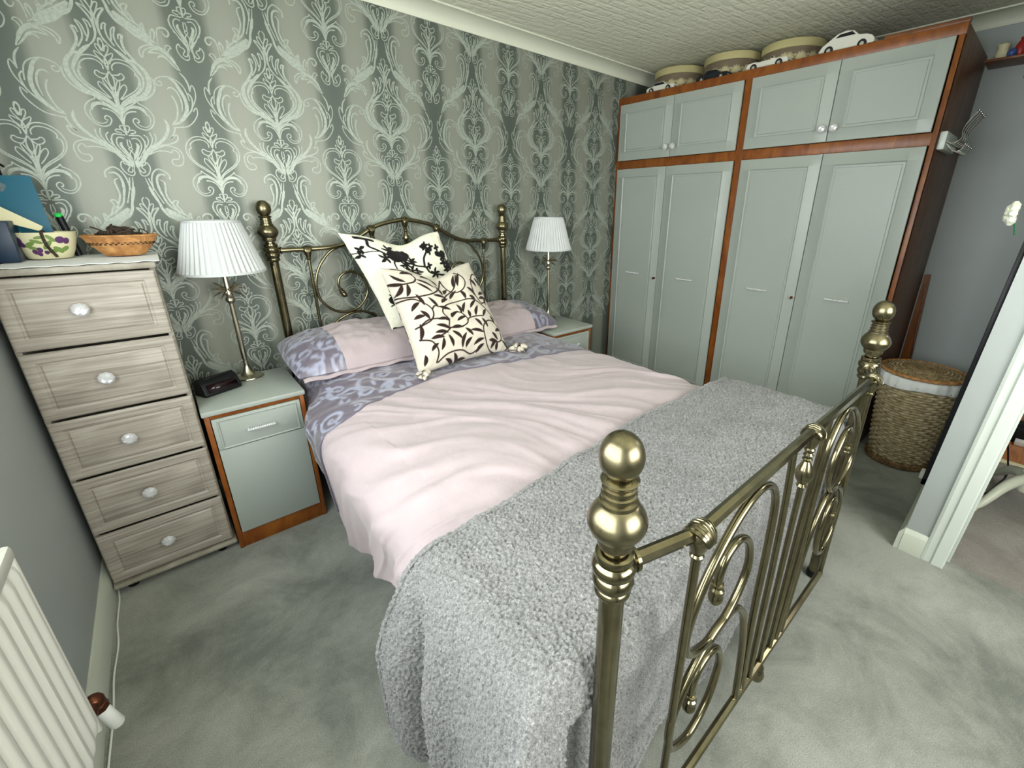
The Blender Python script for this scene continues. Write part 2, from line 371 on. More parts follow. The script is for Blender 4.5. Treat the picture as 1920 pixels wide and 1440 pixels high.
# wallpaper motif strokes: (width, [(x, z)...]) for one half, mirrored about the axis
WALLSTROKES = {'M':[(0.0035,[(0.0015,0.3005),(-0.0055,0.2885),(-0.0075,0.2715),(-0.0035,0.2565)]),(0.0035,[(0.0015,0.3005),(0.0065,0.2895),(0.0045,0.2725),(-0.0025,0.2565)]),(0.0035,[(-0.0025,0.2565),(0.0115,0.2765),(0.0175,0.2755),(0.0155,0.2615),(0.0005,0.2375)]),(0.0035,[(0.0005,0.2375),(0.0105,0.2455),(0.0255,0.2545),(0.0225,0.2405),(0.0085,0.2235),(-0.0005,0.2155)]),(0.005,[(0.0005,0.2375),(-0.0045,0.2135),(0.0015,0.1935)]),(0.004,[(0.0085,0.2145),(0.0175,0.2295),(0.0345,0.2365),(0.0565,0.2345),(0.0765,0.2225),(0.0925,0.2005),(0.0975,0.1755),(0.0915,0.1495),(0.0735,0.1235),(0.0425,0.0995),(0.0195,0.0805),(0.0065,0.0575),(-0.0005,0.0395)]),(0.004,[(0.0135,0.1945),(0.0135,0.2085),(0.0255,0.2215),(0.0415,0.2245),(0.0605,0.2195),(0.0745,0.2075),(0.0795,0.1965),(0.0765,0.1885),(0.0855,0.1825),(0.0875,0.1645),(0.0805,0.1415),(0.0635,0.1225),(0.0365,0.1025),(0.0145,0.0815),(0.0025,0.0615)]),(0.004,[(0.0015,0.1895),(0.0045,0.1795),(0.0135,0.1785),(0.0265,0.1815),(0.0315,0.1865),(0.0385,0.1855),(0.0415,0.1755),(0.0335,0.1655),(0.0195,0.1625),(0.0095,0.1725),(0.0015,0.1875)]),(0.0035,[(0.0005,0.1895),(0.0075,0.1725),(0.0075,0.1475),(0.0035,0.1265)]),(0.0035,[(0.0005,0.1895),(-0.0085,0.1675),(-0.0075,0.1465),(0.0025,0.1265)]),(0.0035,[(0.0195,0.1625),(0.0245,0.1565),(0.0175,0.1345),(0.0025,0.1085)]),(0.0035,[(0.0195,0.1625),(0.0095,0.1405),(0.0015,0.1115)]),(0.0035,[(0.0385,0.1495),(0.0275,0.1435),(0.0125,0.1195),(0.0035,0.0905)]),(0.0035,[(0.0385,0.1495),(0.0405,0.1355),(0.0275,0.1135),(0.0125,0.0945)]),(0.008,[(0.0035,0.1265),(0.0035,0.0975),(0.0005,0.0425),(-0.0015,0.0025)]),(0.004,[(-0.0015,0.0245),(0.0025,0.0425),(0.0155,0.0615),(0.0385,0.0775),(0.0535,0.0875),(0.0615,0.0965),(0.0635,0.0875),(0.0785,0.0795),(0.0955,0.0615),(0.1015,0.0395),(0.0955,0.0165),(0.0795,-0.0035),(0.0615,-0.0095),(0.0425,-0.0025),(0.0325,0.0145),(0.0345,0.0255),(0.0435,0.0305),(0.0505,0.0245),(0.0495,0.0165),(0.0425,0.0145)]),(0.011,[(-0.0005,0.0245),(0.0075,0.0465),(0.0265,0.0655),(0.0475,0.0725),(0.0665,0.0695),(0.0775,0.0585),(0.0805,0.0455)]),(0.003,[(0.0625,0.0675),(0.0855,0.0455),(0.0885,0.0275),(0.0815,0.0085),(0.0665,0.0005),(0.0505,0.0055),(0.0455,0.0105)]),(0.005,[(0.0005,0.0025),(0.0065,0.0245),(0.0165,0.0435),(0.0335,0.0535),(0.0505,0.0555)]),(0.004,[(-0.0005,-0.0015),(0.0125,-0.0015),(0.0135,-0.0125),(0.0045,-0.0255)]),(0.004,[(0.0135,-0.0165),(0.0265,-0.0155),(0.0295,-0.0235),(0.0135,-0.0295)]),(0.006,[(-0.0005,-0.0015),(-0.0005,-0.0165),(0.0015,-0.0355)]),(0.004,[(0.0055,-0.0355),(0.0225,-0.0345),(0.0395,-0.0345),(0.0485,-0.0495),(0.0485,-0.0695),(0.0395,-0.0965)]),(0.004,[(0.051,-0.051),(0.05,-0.071),(0.037,-0.095),(0.018,-0.127),(0.003,-0.148)]),(0.004,[(0.011,-0.048),(0.026,-0.045),(0.036,-0.057),(0.035,-0.08),(0.02,-0.107),(0.004,-0.139)]),(0.009,[(0.021,-0.063),(0.026,-0.074),(0.015,-0.101),(0.003,-0.127)]),(0.0035,[(0.003,-0.051),(0.005,-0.077),(-0.006,-0.086),(0.006,-0.104),(0.003,-0.127),(0.003,-0.148)]),(0.005,[(0.029,-0.111),(0.014,-0.126),(0.003,-0.149)]),(0.004,[(0.003,-0.149),(0.008,-0.165),(0.009,-0.182),(0.02,-0.189),(0.035,-0.18),(0.045,-0.159),(0.043,-0.142),(0.035,-0.134),(0.033,-0.143),(0.023,-0.148),(0.019,-0.156),(0.024,-0.163),(0.027,-0.172),(0.017,-0.176),(0.011,-0.165),(0.008,-0.148),(0.014,-0.126)])],'A':[(0.004,[(0.003,0.444),(0.011,0.433),(0.008,0.413),(0,0.392)]),(0.004,[(0,0.392),(0.011,0.414),(0.021,0.418),(0.02,0.407),(0.008,0.381),(0,0.362)]),(0.006,[(0,0.362),(0.017,0.393),(0.036,0.402),(0.027,0.389),(0.014,0.369),(0.007,0.346),(0.006,0.324),(0.009,0.305),(0.019,0.286),(0.033,0.271),(0.049,0.257)]),(0.006,[(-0.001,0.392),(-0.004,0.352),(-0.004,0.313)]),(0.005,[(0.014,0.33),(0.019,0.348),(0.03,0.353),(0.025,0.336),(0.026,0.31),(0.039,0.281)]),(0.005,[(0.034,0.298),(0.041,0.335),(0.054,0.346),(0.049,0.332),(0.044,0.311),(0.049,0.287),(0.067,0.258)]),(0.008,[(0.055,0.306),(0.059,0.322),(0.069,0.322),(0.064,0.305),(0.066,0.276),(0.084,0.245),(0.103,0.215),(0.119,0.182)]),(0.012,[(0.033,0.271),(0.055,0.252),(0.08,0.221),(0.102,0.179)]),(0.015,[(0.073,0.242),(0.101,0.223),(0.115,0.195),(0.115,0.166),(0.103,0.136),(0.079,0.111),(0.053,0.098),(0.029,0.086),(0.008,0.064),(-0.001,0.039)]),(0.004,[(0.081,0.195),(0.085,0.174),(0.078,0.149),(0.06,0.128),(0.033,0.108),(0.016,0.094)]),(0.005,[(0.096,0.199),(0.099,0.176),(0.093,0.151),(0.072,0.124),(0.042,0.104)]),(0.006,[(0.127,0.189),(0.131,0.164),(0.123,0.138),(0.107,0.119),(0.08,0.101),(0.053,0.098)]),(0.01,[(0.023,0.486),(0.03,0.456),(0.044,0.423),(0.049,0.398),(0.064,0.37),(0.085,0.356),(0.109,0.334),(0.135,0.32),(0.167,0.303),(0.189,0.29),(0.207,0.272),(0.221,0.247),(0.228,0.229)]),(0.024,[(0.06,0.4),(0.083,0.374),(0.112,0.353),(0.138,0.337),(0.164,0.319)]),(0.012,[(0.172,0.308),(0.192,0.291),(0.209,0.27),(0.22,0.245)]),(0.006,[(0.059,0.494),(0.06,0.463),(0.069,0.426),(0.084,0.403),(0.108,0.383),(0.135,0.361),(0.158,0.327),(0.18,0.312)]),(0.006,[(0.177,0.318),(0.179,0.347),(0.185,0.369),(0.201,0.377),(0.215,0.372),(0.219,0.359),(0.211,0.348),(0.202,0.353),(0.198,0.364)]),(0.006,[(0.158,0.324),(0.16,0.352),(0.17,0.366),(0.172,0.35),(0.166,0.328)]),(0.006,[(0.126,0.351),(0.141,0.381),(0.142,0.358),(0.148,0.336)]),(0.005,[(0.107,0.376),(0.094,0.398),(0.089,0.419),(0.095,0.431),(0.109,0.43),(0.101,0.413),(0.11,0.397),(0.12,0.372)]),(0.004,[(0.193,0.295),(0.198,0.313),(0.209,0.317),(0.216,0.309),(0.209,0.305),(0.202,0.29),(0.207,0.272)]),(0.005,[(0.167,0.305),(0.142,0.305),(0.121,0.295),(0.109,0.277),(0.115,0.257),(0.124,0.281),(0.146,0.297),(0.166,0.298)]),(0.005,[(0.185,0.294),(0.16,0.295),(0.138,0.279),(0.163,0.283),(0.187,0.276),(0.204,0.254)]),(0.006,[(0.162,0.262),(0.172,0.273),(0.191,0.269),(0.208,0.248),(0.223,0.231)]),(0.006,[(0.223,0.225),(0.238,0.205),(0.245,0.179),(0.244,0.156)]),(0.004,[(0.244,0.156),(0.256,0.183),(0.263,0.164),(0.259,0.133),(0.244,0.101)]),(0.004,[(0.24,0.08),(0.254,0.097),(0.253,0.071),(0.234,0.041),(0.21,0.02),(0.182,0.013),(0.158,0.01)]),(0.012,[(0.181,0.199),(0.199,0.185),(0.212,0.155),(0.221,0.129),(0.222,0.098),(0.212,0.067),(0.185,0.033),(0.157,0.021)]),(0.004,[(0.181,0.202),(0.16,0.199),(0.141,0.189),(0.134,0.176),(0.14,0.165),(0.153,0.166),(0.155,0.179),(0.145,0.18)]),(0.004,[(0.181,0.202),(0.205,0.193),(0.223,0.176),(0.232,0.15),(0.236,0.12)]),(0.006,[(0.168,0.154),(0.18,0.163),(0.194,0.157),(0.204,0.136),(0.207,0.107),(0.202,0.076)]),(0.005,[(0.178,0.133),(0.187,0.109),(0.187,0.079),(0.176,0.043),(0.16,0.026)]),(0.005,[(0.235,0.15),(0.246,0.132),(0.24,0.095),(0.222,0.068),(0.197,0.04)]),(0.01,[(0.134,0.038),(0.139,0.024),(0.139,0.004),(0.127,-0.023),(0.104,-0.05),(0.075,-0.073),(0.047,-0.093)]),(0.005,[(0.163,0.008),(0.154,-0.015),(0.14,-0.035),(0.164,-0.017),(0.16,-0.041),(0.134,-0.056),(0.107,-0.063),(0.08,-0.075)]),(0.004,[(0.089,-0.021),(0.09,-0.041),(0.079,-0.062),(0.053,-0.082)]),(0.004,[(0.053,-0.029),(0.063,-0.041),(0.059,-0.064),(0.043,-0.085),(0.026,-0.112)]),(0.004,[(0.074,-0.017),(0.078,-0.042),(0.066,-0.069),(0.044,-0.093)]),(0.016,[(0.108,-0.066),(0.076,-0.076),(0.046,-0.101),(0.027,-0.128),(0.01,-0.154)]),(0.004,[(0.108,-0.066),(0.129,-0.064),(0.154,-0.073),(0.166,-0.093),(0.165,-0.117),(0.157,-0.136),(0.14,-0.142),(0.125,-0.135),(0.125,-0.122),(0.133,-0.116),(0.147,-0.115),(0.155,-0.099),(0.149,-0.084),(0.137,-0.079),(0.13,-0.09),(0.115,-0.086),(0.084,-0.088),(0.056,-0.103)]),(0.006,[(0.02,-0.195),(0.025,-0.224),(0.035,-0.258),(0.044,-0.293),(0.05,-0.32),(0.062,-0.342),(0.081,-0.358),(0.11,-0.381)]),(0.004,[(0.03,-0.197),(0.035,-0.223),(0.045,-0.258),(0.059,-0.298)]),(0.005,[(0.037,-0.245),(0.039,-0.205),(0.049,-0.176),(0.067,-0.159),(0.084,-0.164),(0.1,-0.179),(0.101,-0.2)]),(0.008,[(0.089,-0.182),(0.071,-0.18),(0.058,-0.196),(0.055,-0.231),(0.062,-0.265),(0.071,-0.292)]),(0.006,[(0.065,-0.201),(0.079,-0.211),(0.077,-0.238),(0.075,-0.265),(0.086,-0.298),(0.105,-0.325)])]}

# ------------------------------------------------------------ the room
XR, YF, ZC, XD, YD = 4.30, -4.05, 2.545, 2.762, -2.511
def shear_to_image(b):   # nib walls, trim, door frame and mirror sheared in y to match image lines
    b.v = [(x, y-.046*z, z) for x, y, z in b.v]; return b
def make_wall_back():
    b = MB(); b.box((-.12, 0, 0), (XR+.12, .12, ZC)); b.cur = 1
    S = WALLSTROKES
    idx = 0
    def ribbon(line, wd, ax, z0, mir, yo):
        L = cr(line, 3); n = len(L); pts = []
        for i in range(n):
            a = L[max(0, i-1)]; c = L[min(n-1, i+1)]; dx, dz = c[0]-a[0], c[1]-a[1]; l = math.hypot(dx, dz) or 1
            t = i/(n-1); w = wd*.5*(.35+.65*min(1, 4*t, 4*(1-t))) if wd > .005 else wd*.5
            w *= 1.05
            x, z = L[i][0]*mir+ax, L[i][1]+z0; nx, nz = -dz/l*mir, dx/l
            pts.append(((x+nx*w, yo, z+nz*w), (x-nx*w, yo, z-nz*w)))
        for i in range(n-1):
            q = [pts[i][0], pts[i+1][0], pts[i+1][1], pts[i][1]]
            if all(.002 < p[0] < 3.72 and .55 < p[2] < 2.505 for p in q): b.add(q, [(0, 1, 2, 3)])
    for j in range(-2, 3):
        for i in range(-1, 7):
            for g, ax, z0 in (('A', .455+.5595*i, 1.799+.718*j), ('M', .455+.5595*i, 1.799+.718*j), ('M', .7347+.5595*i, 1.545+.718*j)):
                for wd, line in S[g]:
                    for mir in (1, -1):
                        idx = (idx+1) % 60
                        ribbon(line, wd, ax, z0, mir, -.0003-.00001*idx)
    return struct(b.build('wall_back', [M['paper'], M['ink']], smooth=False))
wall_back = make_wall_back()
# left wall with the window opening (beside the camera)
WY0, WY1, WZ0, WZ1 = -2.95, -0.88, 1.00, 2.20
b = MB()
b.box((-.12, YF, 0), (0, 0, WZ0)); b.box((-.12, YF, WZ1), (0, 0, ZC)); b.box((-.12, YF, WZ0), (0, WY0, WZ1)); b.box((-.12, WY1, WZ0), (0, 0, WZ1))
struct(b.build('wall_left', M['wall'], smooth=False))
b = MB(); b.box((XR, YD-.12, 0), (XR+.12, 0, ZC)); struct(b.build('wall_right', M['wall'], smooth=False))
b = MB(); b.box((XD, YD-.12, 0), (XR, YD, ZC)); shear_to_image(b); struct(b.build('wall_alcove', M['wall'], smooth=False))
# entrance wall: narrow nib, door opening, rest
DY0, DY1, DZ = -3.50, -2.665, 2.02
b = MB(); b.box((XD, DY1-.001, 0), (XD+.12, YD-.12, ZC)); b.box((XD, YF, 0), (XD+.12, DY0, ZC)); b.box((XD, DY0, DZ), (XD+.12, DY1, ZC))
shear_to_image(b); struct(b.build('wall_entrance', M['wall'], smooth=False))
b = MB()
b.box((-.12, YF-.12, 0), (XD+.12, YF, 1.0)); b.box((-.12, YF-.12, 2.22), (XD+.12, YF, ZC)); b.box((-.12, YF-.12, 1.0), (.5, YF, 2.22)); b.box((2.4, YF-.12, 1.0), (XD+.12, YF, 2.22))
struct(b.build('wall_front', M['wall'], smooth=False))
b = MB(); b.box((-.12, YF-.12, -.1), (XD+.06, .12, 0)); b.box((XD+.06, YD-.06, -.1), (XR+.12, .12, 0)); struct(b.build('floor', M['carpet'], smooth=False))
b = MB(); b.box((-.12, YF-.12, ZC), (XR+.12, .12, ZC+.1)); struct(b.build('ceiling', M['ceil'], smooth=False))
def cove(p0, p1, nrm, name):
    """coved cornice along p0-p1 (xy), nrm = into the room"""
    b = MB(); n = 8; prof = [(0, 2.478), (.006, 2.478), (.006, 2.486)]
    for i in range(n+1):
        a = PI/2*i/n; prof.append((.096-.090*math.cos(a), 2.487+.050*math.sin(a)))
    prof += [(.104, 2.537), (.104, ZC), (0, ZC)]
    vs = []
    for p in (p0, p1):
        for d, z in prof: vs.append((p[0]+nrm[0]*d, p[1]+nrm[1]*d, z))
    k = len(prof)
    b.add(vs, [(i, (i+1) % k, k+(i+1) % k, k+i) for i in range(k)] + [tuple(range(k))[::-1], tuple(range(k, 2*k))])
    if name == 'trim_4': shear_to_image(b)
    return struct(b.build(name, M['cornice']))
cove((0, 0), (XR, 0), (0, -1), 'trim_1'); cove((XR, 0), (XR, YD), (-1, 0), 'trim_2')
cove((0, 0), (0, YF), (1, 0), 'trim_3'); cove((XR, YD), (XD, YD), (0, 1), 'trim_4'); cove((XD, YD), (XD, YF), (-1, 0), 'trim_5')
# skirting
def skirt(p0, p1, nrm, name, h=.115, d=.018):
    prof = [(0, 0), (d, 0), (d, h*.78), (d*.75, h*.84), (d*.55, h*.93), (d*.25, h), (0, h)]
    vs = [(p[0]+nrm[0]*q, p[1]+nrm[1]*q, z) for p in (p0, p1) for q, z in prof]; k = len(prof); b = MB()
    b.add(vs, [(i, (i+1) % k, k+(i+1) % k, k+i) for i in range(k)] + [tuple(range(k))[::-1], tuple(range(k, 2*k))])
    if name in ('baseboard_alcove', 'baseboard_entrance'): shear_to_image(b)
    return struct(b.build(name, M['skirt']))
skirt((0, 0), (0, YF), (1, 0), 'baseboard_left'); skirt((0, 0), (XR, 0), (0, -1), 'baseboard_back')
skirt((XR, 0), (XR, YD), (-1, 0), 'baseboard_right'); skirt((XR, YD), (XD-.016, YD), (0, 1), 'baseboard_alcove')
skirt((XD, YD-.0005), (XD, -2.593), (-1, 0), 'baseboard_entrance')
# door frame: architrave and lining
b = MB()
for (ya, yb) in ((-2.672, -2.594), (DY0-.07, DY0+.004)):
    b.prism([(XD-.001, ya), (XD-.017, ya), (XD-.020, ya+.004), (XD-.020, ya+.040), (XD-.013, ya+.046), (XD-.013, yb-.010), (XD-.009, yb), (XD-.001, yb)], 'z', 0, DZ+.07)
b.box((XD-.018, DY0-.07, DZ), (XD-.001, -2.594, DZ+.07), .004)
shear_to_image(b); struct(b.build('trim_6', M['white'], smooth=False))
b = MB(); b.box((XD-.001, DY1-.010, 0), (XD+.13, DY1-.0005, DZ), .002); b.box((XD+.05, DY1-.022, 0), (XD+.13, DY1-.010, DZ), .002)
b.box((XD-.001, DY0, 0), (XD+.13, DY0+.010, DZ), .002); b.box((XD-.001, DY0, DZ-.012), (XD+.13, DY1, DZ), .002)
shear_to_image(b); struct(b.build('door_1', M['white']))
# window in the left wall
w = MB()
for (y0, y1, z0, z1) in ((WY0, WY1, WZ0, WZ0+.05), (WY0, WY1, WZ1-.05, WZ1), (WY0, WY0+.05, WZ0, WZ1), (WY1-.05, WY1, WZ0, WZ1), (-2.20, -2.15, WZ0, WZ1), (WY0, -2.15, 1.80, 1.85)):
    w.box((-.10, y0, z0), (-.04, y1, z1), .006)
wf = struct(w.build('window_1', M['white']))
b = MB(); b.box((-.02, WY0-.04, WZ0-.03), (.018, WY1+.04, WZ0), .006); b.build('window_sill', M['white'], wf)
gm = bpy.data.materials.new('window_pane_glass'); gm.use_nodes = True; gt = gm.node_tree
gt.nodes.remove(gt.nodes['Principled BSDF'])
tr = gt.nodes.new('ShaderNodeBsdfTransparent'); gl = gt.nodes.new('ShaderNodeBsdfGlossy'); gl.inputs['Roughness'].default_value = .02
mx = gt.nodes.new('ShaderNodeMixShader'); mx.inputs[0].default_value = .06
gt.links.new(tr.outputs[0], mx.inputs[1]); gt.links.new(gl.outputs[0], mx.inputs[2]); gt.links.new(mx.outputs[0], gt.nodes['Material Output'].inputs[0])
b = MB(); b.box((-.075, WY0+.02, WZ0+.02), (-.071, WY1-.02, WZ1-.02)); b.build('pane', gm, wf)
w = MB()
for (x0, x1, z0, z1) in ((.5, 2.4, 1.0, 1.05), (.5, 2.4, 2.17, 2.22), (.5, .55, 1.0, 2.22), (2.35, 2.4, 1.0, 2.22), (1.43, 1.47, 1.0, 2.22)):
    w.box((x0, YF-.10, z0), (x1, YF-.04, z1), .006)
wf2 = struct(w.build('window_2', M['white'])); b = MB(); b.box((.52, YF-.072, 1.02), (2.38, YF-.068, 2.2)); b.build('pane', gm, wf2)
# landing beyond the doorway
b = MB(); b.box((XD+.06, YF-1.2, -.1), (4.16, YD-.06, .001)); struct(b.build('floor_landing', M['beige'], smooth=False))
b = MB(); b.box((4.16, YF-1.2, -.1), (6.4, YD-.06, .004)); struct(b.build('floor_far_room', M['orange'], smooth=False))
b = MB(); b.box((4.135, YF-1.2, .0), (4.185, YD-.13, .014), .005); struct(b.build('trim_7', M['cream']))
b = MB(); b.box((XR+.12, YD-.12, 0), (6.5, YD, ZC)); struct(b.build('wall_landing', M['wall'], smooth=False))
b = MB(); b.box((6.4, YF-1.3, 0), (6.5, YD-.1, ZC)); struct(b.build('wall_far', M['wall'], smooth=False))
b = MB(); b.box((XD+.12, YF-1.3, 0), (6.5, YF-1.2, ZC)); struct(b.build('wall_landing_front', M['wall'], smooth=False))
b = MB(); b.box((XD+.0, YF-1.3, 0), (XD+.12, YF-.1, ZC)); struct(b.build('wall_landing_side', M['wall'], smooth=False))
b = MB(); b.box((XD+.06, YF-1.3, ZC+.001), (6.5, YD-.06, ZC+.1)); struct(b.build('ceiling_landing', M['ceil'], smooth=False))

# ------------------------------------------------------------ bed
BX0, BX1, BXM = .871, 2.271, 1.571
bed = thing('double_bed', 'antique brass double bed with scrolled headboard and footboard against patterned wall', 'bed', (BXM, -1.2, 0))
off = (BXM, -1.2, 0)
def bp(b, name, m, parent=None, **k): return b.build(name, m, parent or bed, off=off, **k)
def ring(z, r, h=.006): return [(r-.003, z-h), (r, z-h*.5), (r, z+h*.5), (r-.003, z+h)]
def post_prof(zc, zb):
    p = [(.014, zb), (.026, zb+.002), (.026, zb+.03), (.0205, zb+.04), (.0205, zc-.045)]
    return p
def finial_prof(zc):
    p = [(.0200, .036), (.0200, .046), (.0275, .049), (.0295, .058), (.0295, .064), (.034, .068), (.0405, .077), (.0450, .088), (.0452, .094), (.0425, .104), (.0370, .114), (.0310, .121),
         (.0285, .123), (.0285, .129), (.0245, .131), (.0245, .134), (.0265, .136), (.0265, .140), (.0235, .142), (.0235, .145), (.0255, .147), (.0255, .151), (.0225, .153), (.0225, .156), (.0270, .159), (.0285, .163), (.0250, .166)]
    p = [(r, zc+z) for r, z in p]
    for i in range(14):
        a = PI*(.16+.84*i/13); p.append((.0330*math.sin(a)**.95 if i < 13 else .001, zc+.1985-.0345*math.cos(a)*(1.0 if math.cos(a) > 0 else 1.12)))
    return p
def collar(b, x, y, zc):
    pr = [(.020, zc-.052), (.025, zc-.048), (.029, zc-.042), (.029, zc-.036), (.026, zc-.032), (.031, zc-.026), (.033, zc-.018), (.031, zc-.010), (.028, zc-.006), (.0335, zc+.000), (.035, zc+.008), (.0335, zc+.016), (.029, zc+.020), (.031, zc+.026), (.030, zc+.034), (.024, zc+.038), (.020, zc+.038)]
    b.lathe(pr, (x, y, 0), 32)
def post(x, y, zc, tone, where):
    b = MB(); b.lathe([(.020, .03), (.0205, .034), (.0205, zc+.045)], (x, y, 0), 28)
    po = bp(b, 'post', M['brass']); 
    b = MB(); collar(b, x, y, zc); bp(b, 'collar', M['brass'], po)
    b = MB(); b.lathe(finial_prof(zc), (x, y, 0), 32); bp(b, 'finial', M['brushed'], po)
    b = MB(); b.lathe([(.012, .0), (.024, .003), (.026, .012), (.024, .03), (.012, .034)], (x, y, 0), 20); bp(b, 'foot', M['black'], po)
YH, YFT, YB = -.08, -2.305, -2.355
for (x, y, z) in ((BX0, YH, 1.283), (BX1, YH, 1.283), (BX0, YFT, .966), (BX1, YFT, .966)): post(x, y, z, 0, 0)
def shell(b, x, y, z, dirx=0, big=1.0, face=-1):
    """fluted scallop clamp gripping the rail, small neck below"""
    n = 7
    for k in range(n):
        a = (k-(n-1)/2)/((n-1)/2)*1.05
        pts = []
        for i in range(9):
            t = i/8*PI
            rr = .0215*big
            px = math.sin(a)*(.010+.012*math.sin(t))*big
            pts.append((x+px, y+math.cos(t)*rr*1.0, z-.012*big+math.sin(t)*rr*1.25*math.cos(a*.6)))
        b.tube(pts, .0045*big, 6)
    b.lathe([(.008*big, -.055*big), (.0115*big, -.052*big), (.0125*big, -.047*big), (.010*big, -.043*big), (.013*big, -.036*big), (.0185*big, -.018*big), (.021*big, -.004*big), (.018*big, .006*big), (.006, .016*big)], (x, y, z), 18)
# headboard
def mx_(p): return (2*BXM-p[0],)+tuple(p[1:])
hr = [(.893, 1.285), (1.028, 1.285), (1.123, 1.287), (1.182, 1.293), (1.228, 1.306), (1.303, 1.341), (1.371, 1.380), (1.448, 1.406), (1.571, 1.424)]
full = hr + [(2*BXM-x, z) for x, z in hr[::-1][1:]]
b = MB(); b.tube([(x, YH, z) for x, z in cr(full, 5)], .0115, 12); rail = bp(b, 'head_rail', M['brass'])
for (x, z) in ((1.030, 1.285), (1.371, 1.380), (1.571, 1.424), (1.771, 1.380), (2.112, 1.285)):
    b = MB(); shell(b, x, YH, z); bp(b, 'rail_clamp', M['brass'], rail)
for x in (.905, 2*BXM-.905):
    b = MB(); b.lathe([(.012, -.012), (.017, -.010), (.017, -.004), (.014, 0), (.018, .004), (.018, .010), (.012, .012)], (x, YH, 1.285), 18, ax=(1, 0, 0)); bp(b, 'rail_clamp', M['brass'], rail)
sp = [(1.248, 1.302), (1.150, 1.275), (1.081, 1.204), (1.046, 1.116), (1.052, 1.022), (1.102, .959), (1.167, .933), (1.241, .948), (1.298, 1.008), (1.306, 1.073), (1.274, 1.134), (1.222, 1.154), (1.173, 1.135), (1.155, 1.089), (1.168, 1.052)]
arc = [(1.02, .66), (1.04, .78), (1.113, .879), (1.172, .914), (1.246, .926), (1.309, .904), (1.349, .86), (1.39, .70)]
def knob_end(b, x, y, z, ang):
    ax = (math.cos(ang), 0, math.sin(ang))
    b.lathe([(.007, -.016), (.0125, -.014), (.0125, -.007), (.010, -.004), (.0145, 0), (.0155, .006), (.013, .011), (.0155, .018), (.015, .027), (.010, .036), (.001, .039)], (x, y, z), 16, ax=ax)
for mir in (False, True):
    f = (lambda x: 2*BXM-x) if mir else (lambda x: x)
    b = MB(); b.tube([(f(x), YH, z) for x, z in cr(sp, 6)], .0072, 10); s = bp(b, 'scroll', M['brass'])
    b = MB(); knob_end(b, f(1.168), YH, 1.050, -PI/2+(-.5 if mir else .5)); bp(b, 'scroll_knob', M['brass'], s)
    b = MB(); b.tube([(f(x), YH, z) for x, z in cr(arc, 6)], .0072, 10); bp(b, 'scroll', M['brass'])
    b = MB(); b.tube([(f(1.030), YH, 1.26), (f(1.034), YH, .50)], .0078, 10); bp(b, 'spindle', M['brass'])
    b = MB(); b.tube([(f(x), YH, z) for x, z in cr([(1.371, 1.36), (1.385, 1.31), (1.43, 1.15), (1.45, .9), (1.45, .6)], 5)], .0072, 10); bp(b, 'spindle', M['brass'])
b = MB(); b.tube([(BXM, YH, 1.40), (BXM, YH, .5)], .0078, 10)
b.lathe([(.008, -.05), (.012, -.045), (.010, -.035), (.017, -.012), (.018, 0), (.013, .014), (.009, .03), (.012, .036), (.008, .05)], (BXM, YH, 1.325), 18); bp(b, 'spindle', M['brass'])
b = MB(); b.box((BX0, YH-.012, .47), (BX1, YH+.012, .50), .004); bp(b, 'head_cross_rail', M['brass'])
# footboard, bowed out a little between the shells
rz_ = .972
b = MB()
fr = [(.893, -2.308, .966), (1.030, YB, .970)]
def bar(b, p, q, r=.0125, n=6):
    b.tube([p, q], r, n)
b.tube([(.890, -2.309, .966), (1.035, YB+.002, .971), (BXM, YB, .977), (2*BXM-1.035, YB+.002, .971), (2*BXM-.890, -2.309, .966)], .0128, 8)
frail = bp(b, 'foot_rail', M['brass'])
for x in (1.037, BXM, 2*BXM-1.037):
    b = MB(); shell(b, x, YB, .974, big=1.05); bp(b, 'rail_clamp', M['brass'], frail)
for x in (.903, 2*BXM-.903):
    b = MB(); b.lathe([(.013, -.012), (.019, -.010), (.019, -.004), (.015, 0), (.020, .004), (.020, .010), (.013, .012)], (x, -2.312, .966), 18, ax=(1, -.33 if x < BXM else .33, 0)); bp(b, 'rail_clamp', M['brass'], frail)
ZL = .165
b = MB(); b.tube([(.893, -2.308, ZL), (1.037, YB, ZL), (BXM, YB, ZL), (2*BXM-1.037, YB, ZL), (2*BXM-.893, -2.308, ZL)], .0115, 8); bp(b, 'lower_rail', M['brass'])
f1 = [(1.455, ZL), (1.415, .466), (1.410, .690), (1.398, .837), (1.368, .900), (1.320, .934), (1.262, .940), (1.190, .915), (1.110, .850), (1.062, .780), (1.045, .715), (1.060, .665), (1.100, .635), (1.165, .618), (1.242, .643), (1.297, .713), (1.288, .785), (1.250, .834), (1.208, .850), (1.170, .838), (1.151, .805), (1.150, .770)]
f2 = [(1.415, ZL), (1.385, .380), (1.348, .522), (1.311, .585), (1.268, .622), (1.217, .630), (1.150, .615), (1.080, .565), (1.040, .500), (1.036, .430), (1.061, .372), (1.135, .335), (1.206, .375), (1.237, .460), (1.221, .526), (1.191, .560), (1.145, .565), (1.112, .535), (1.110, .485)]
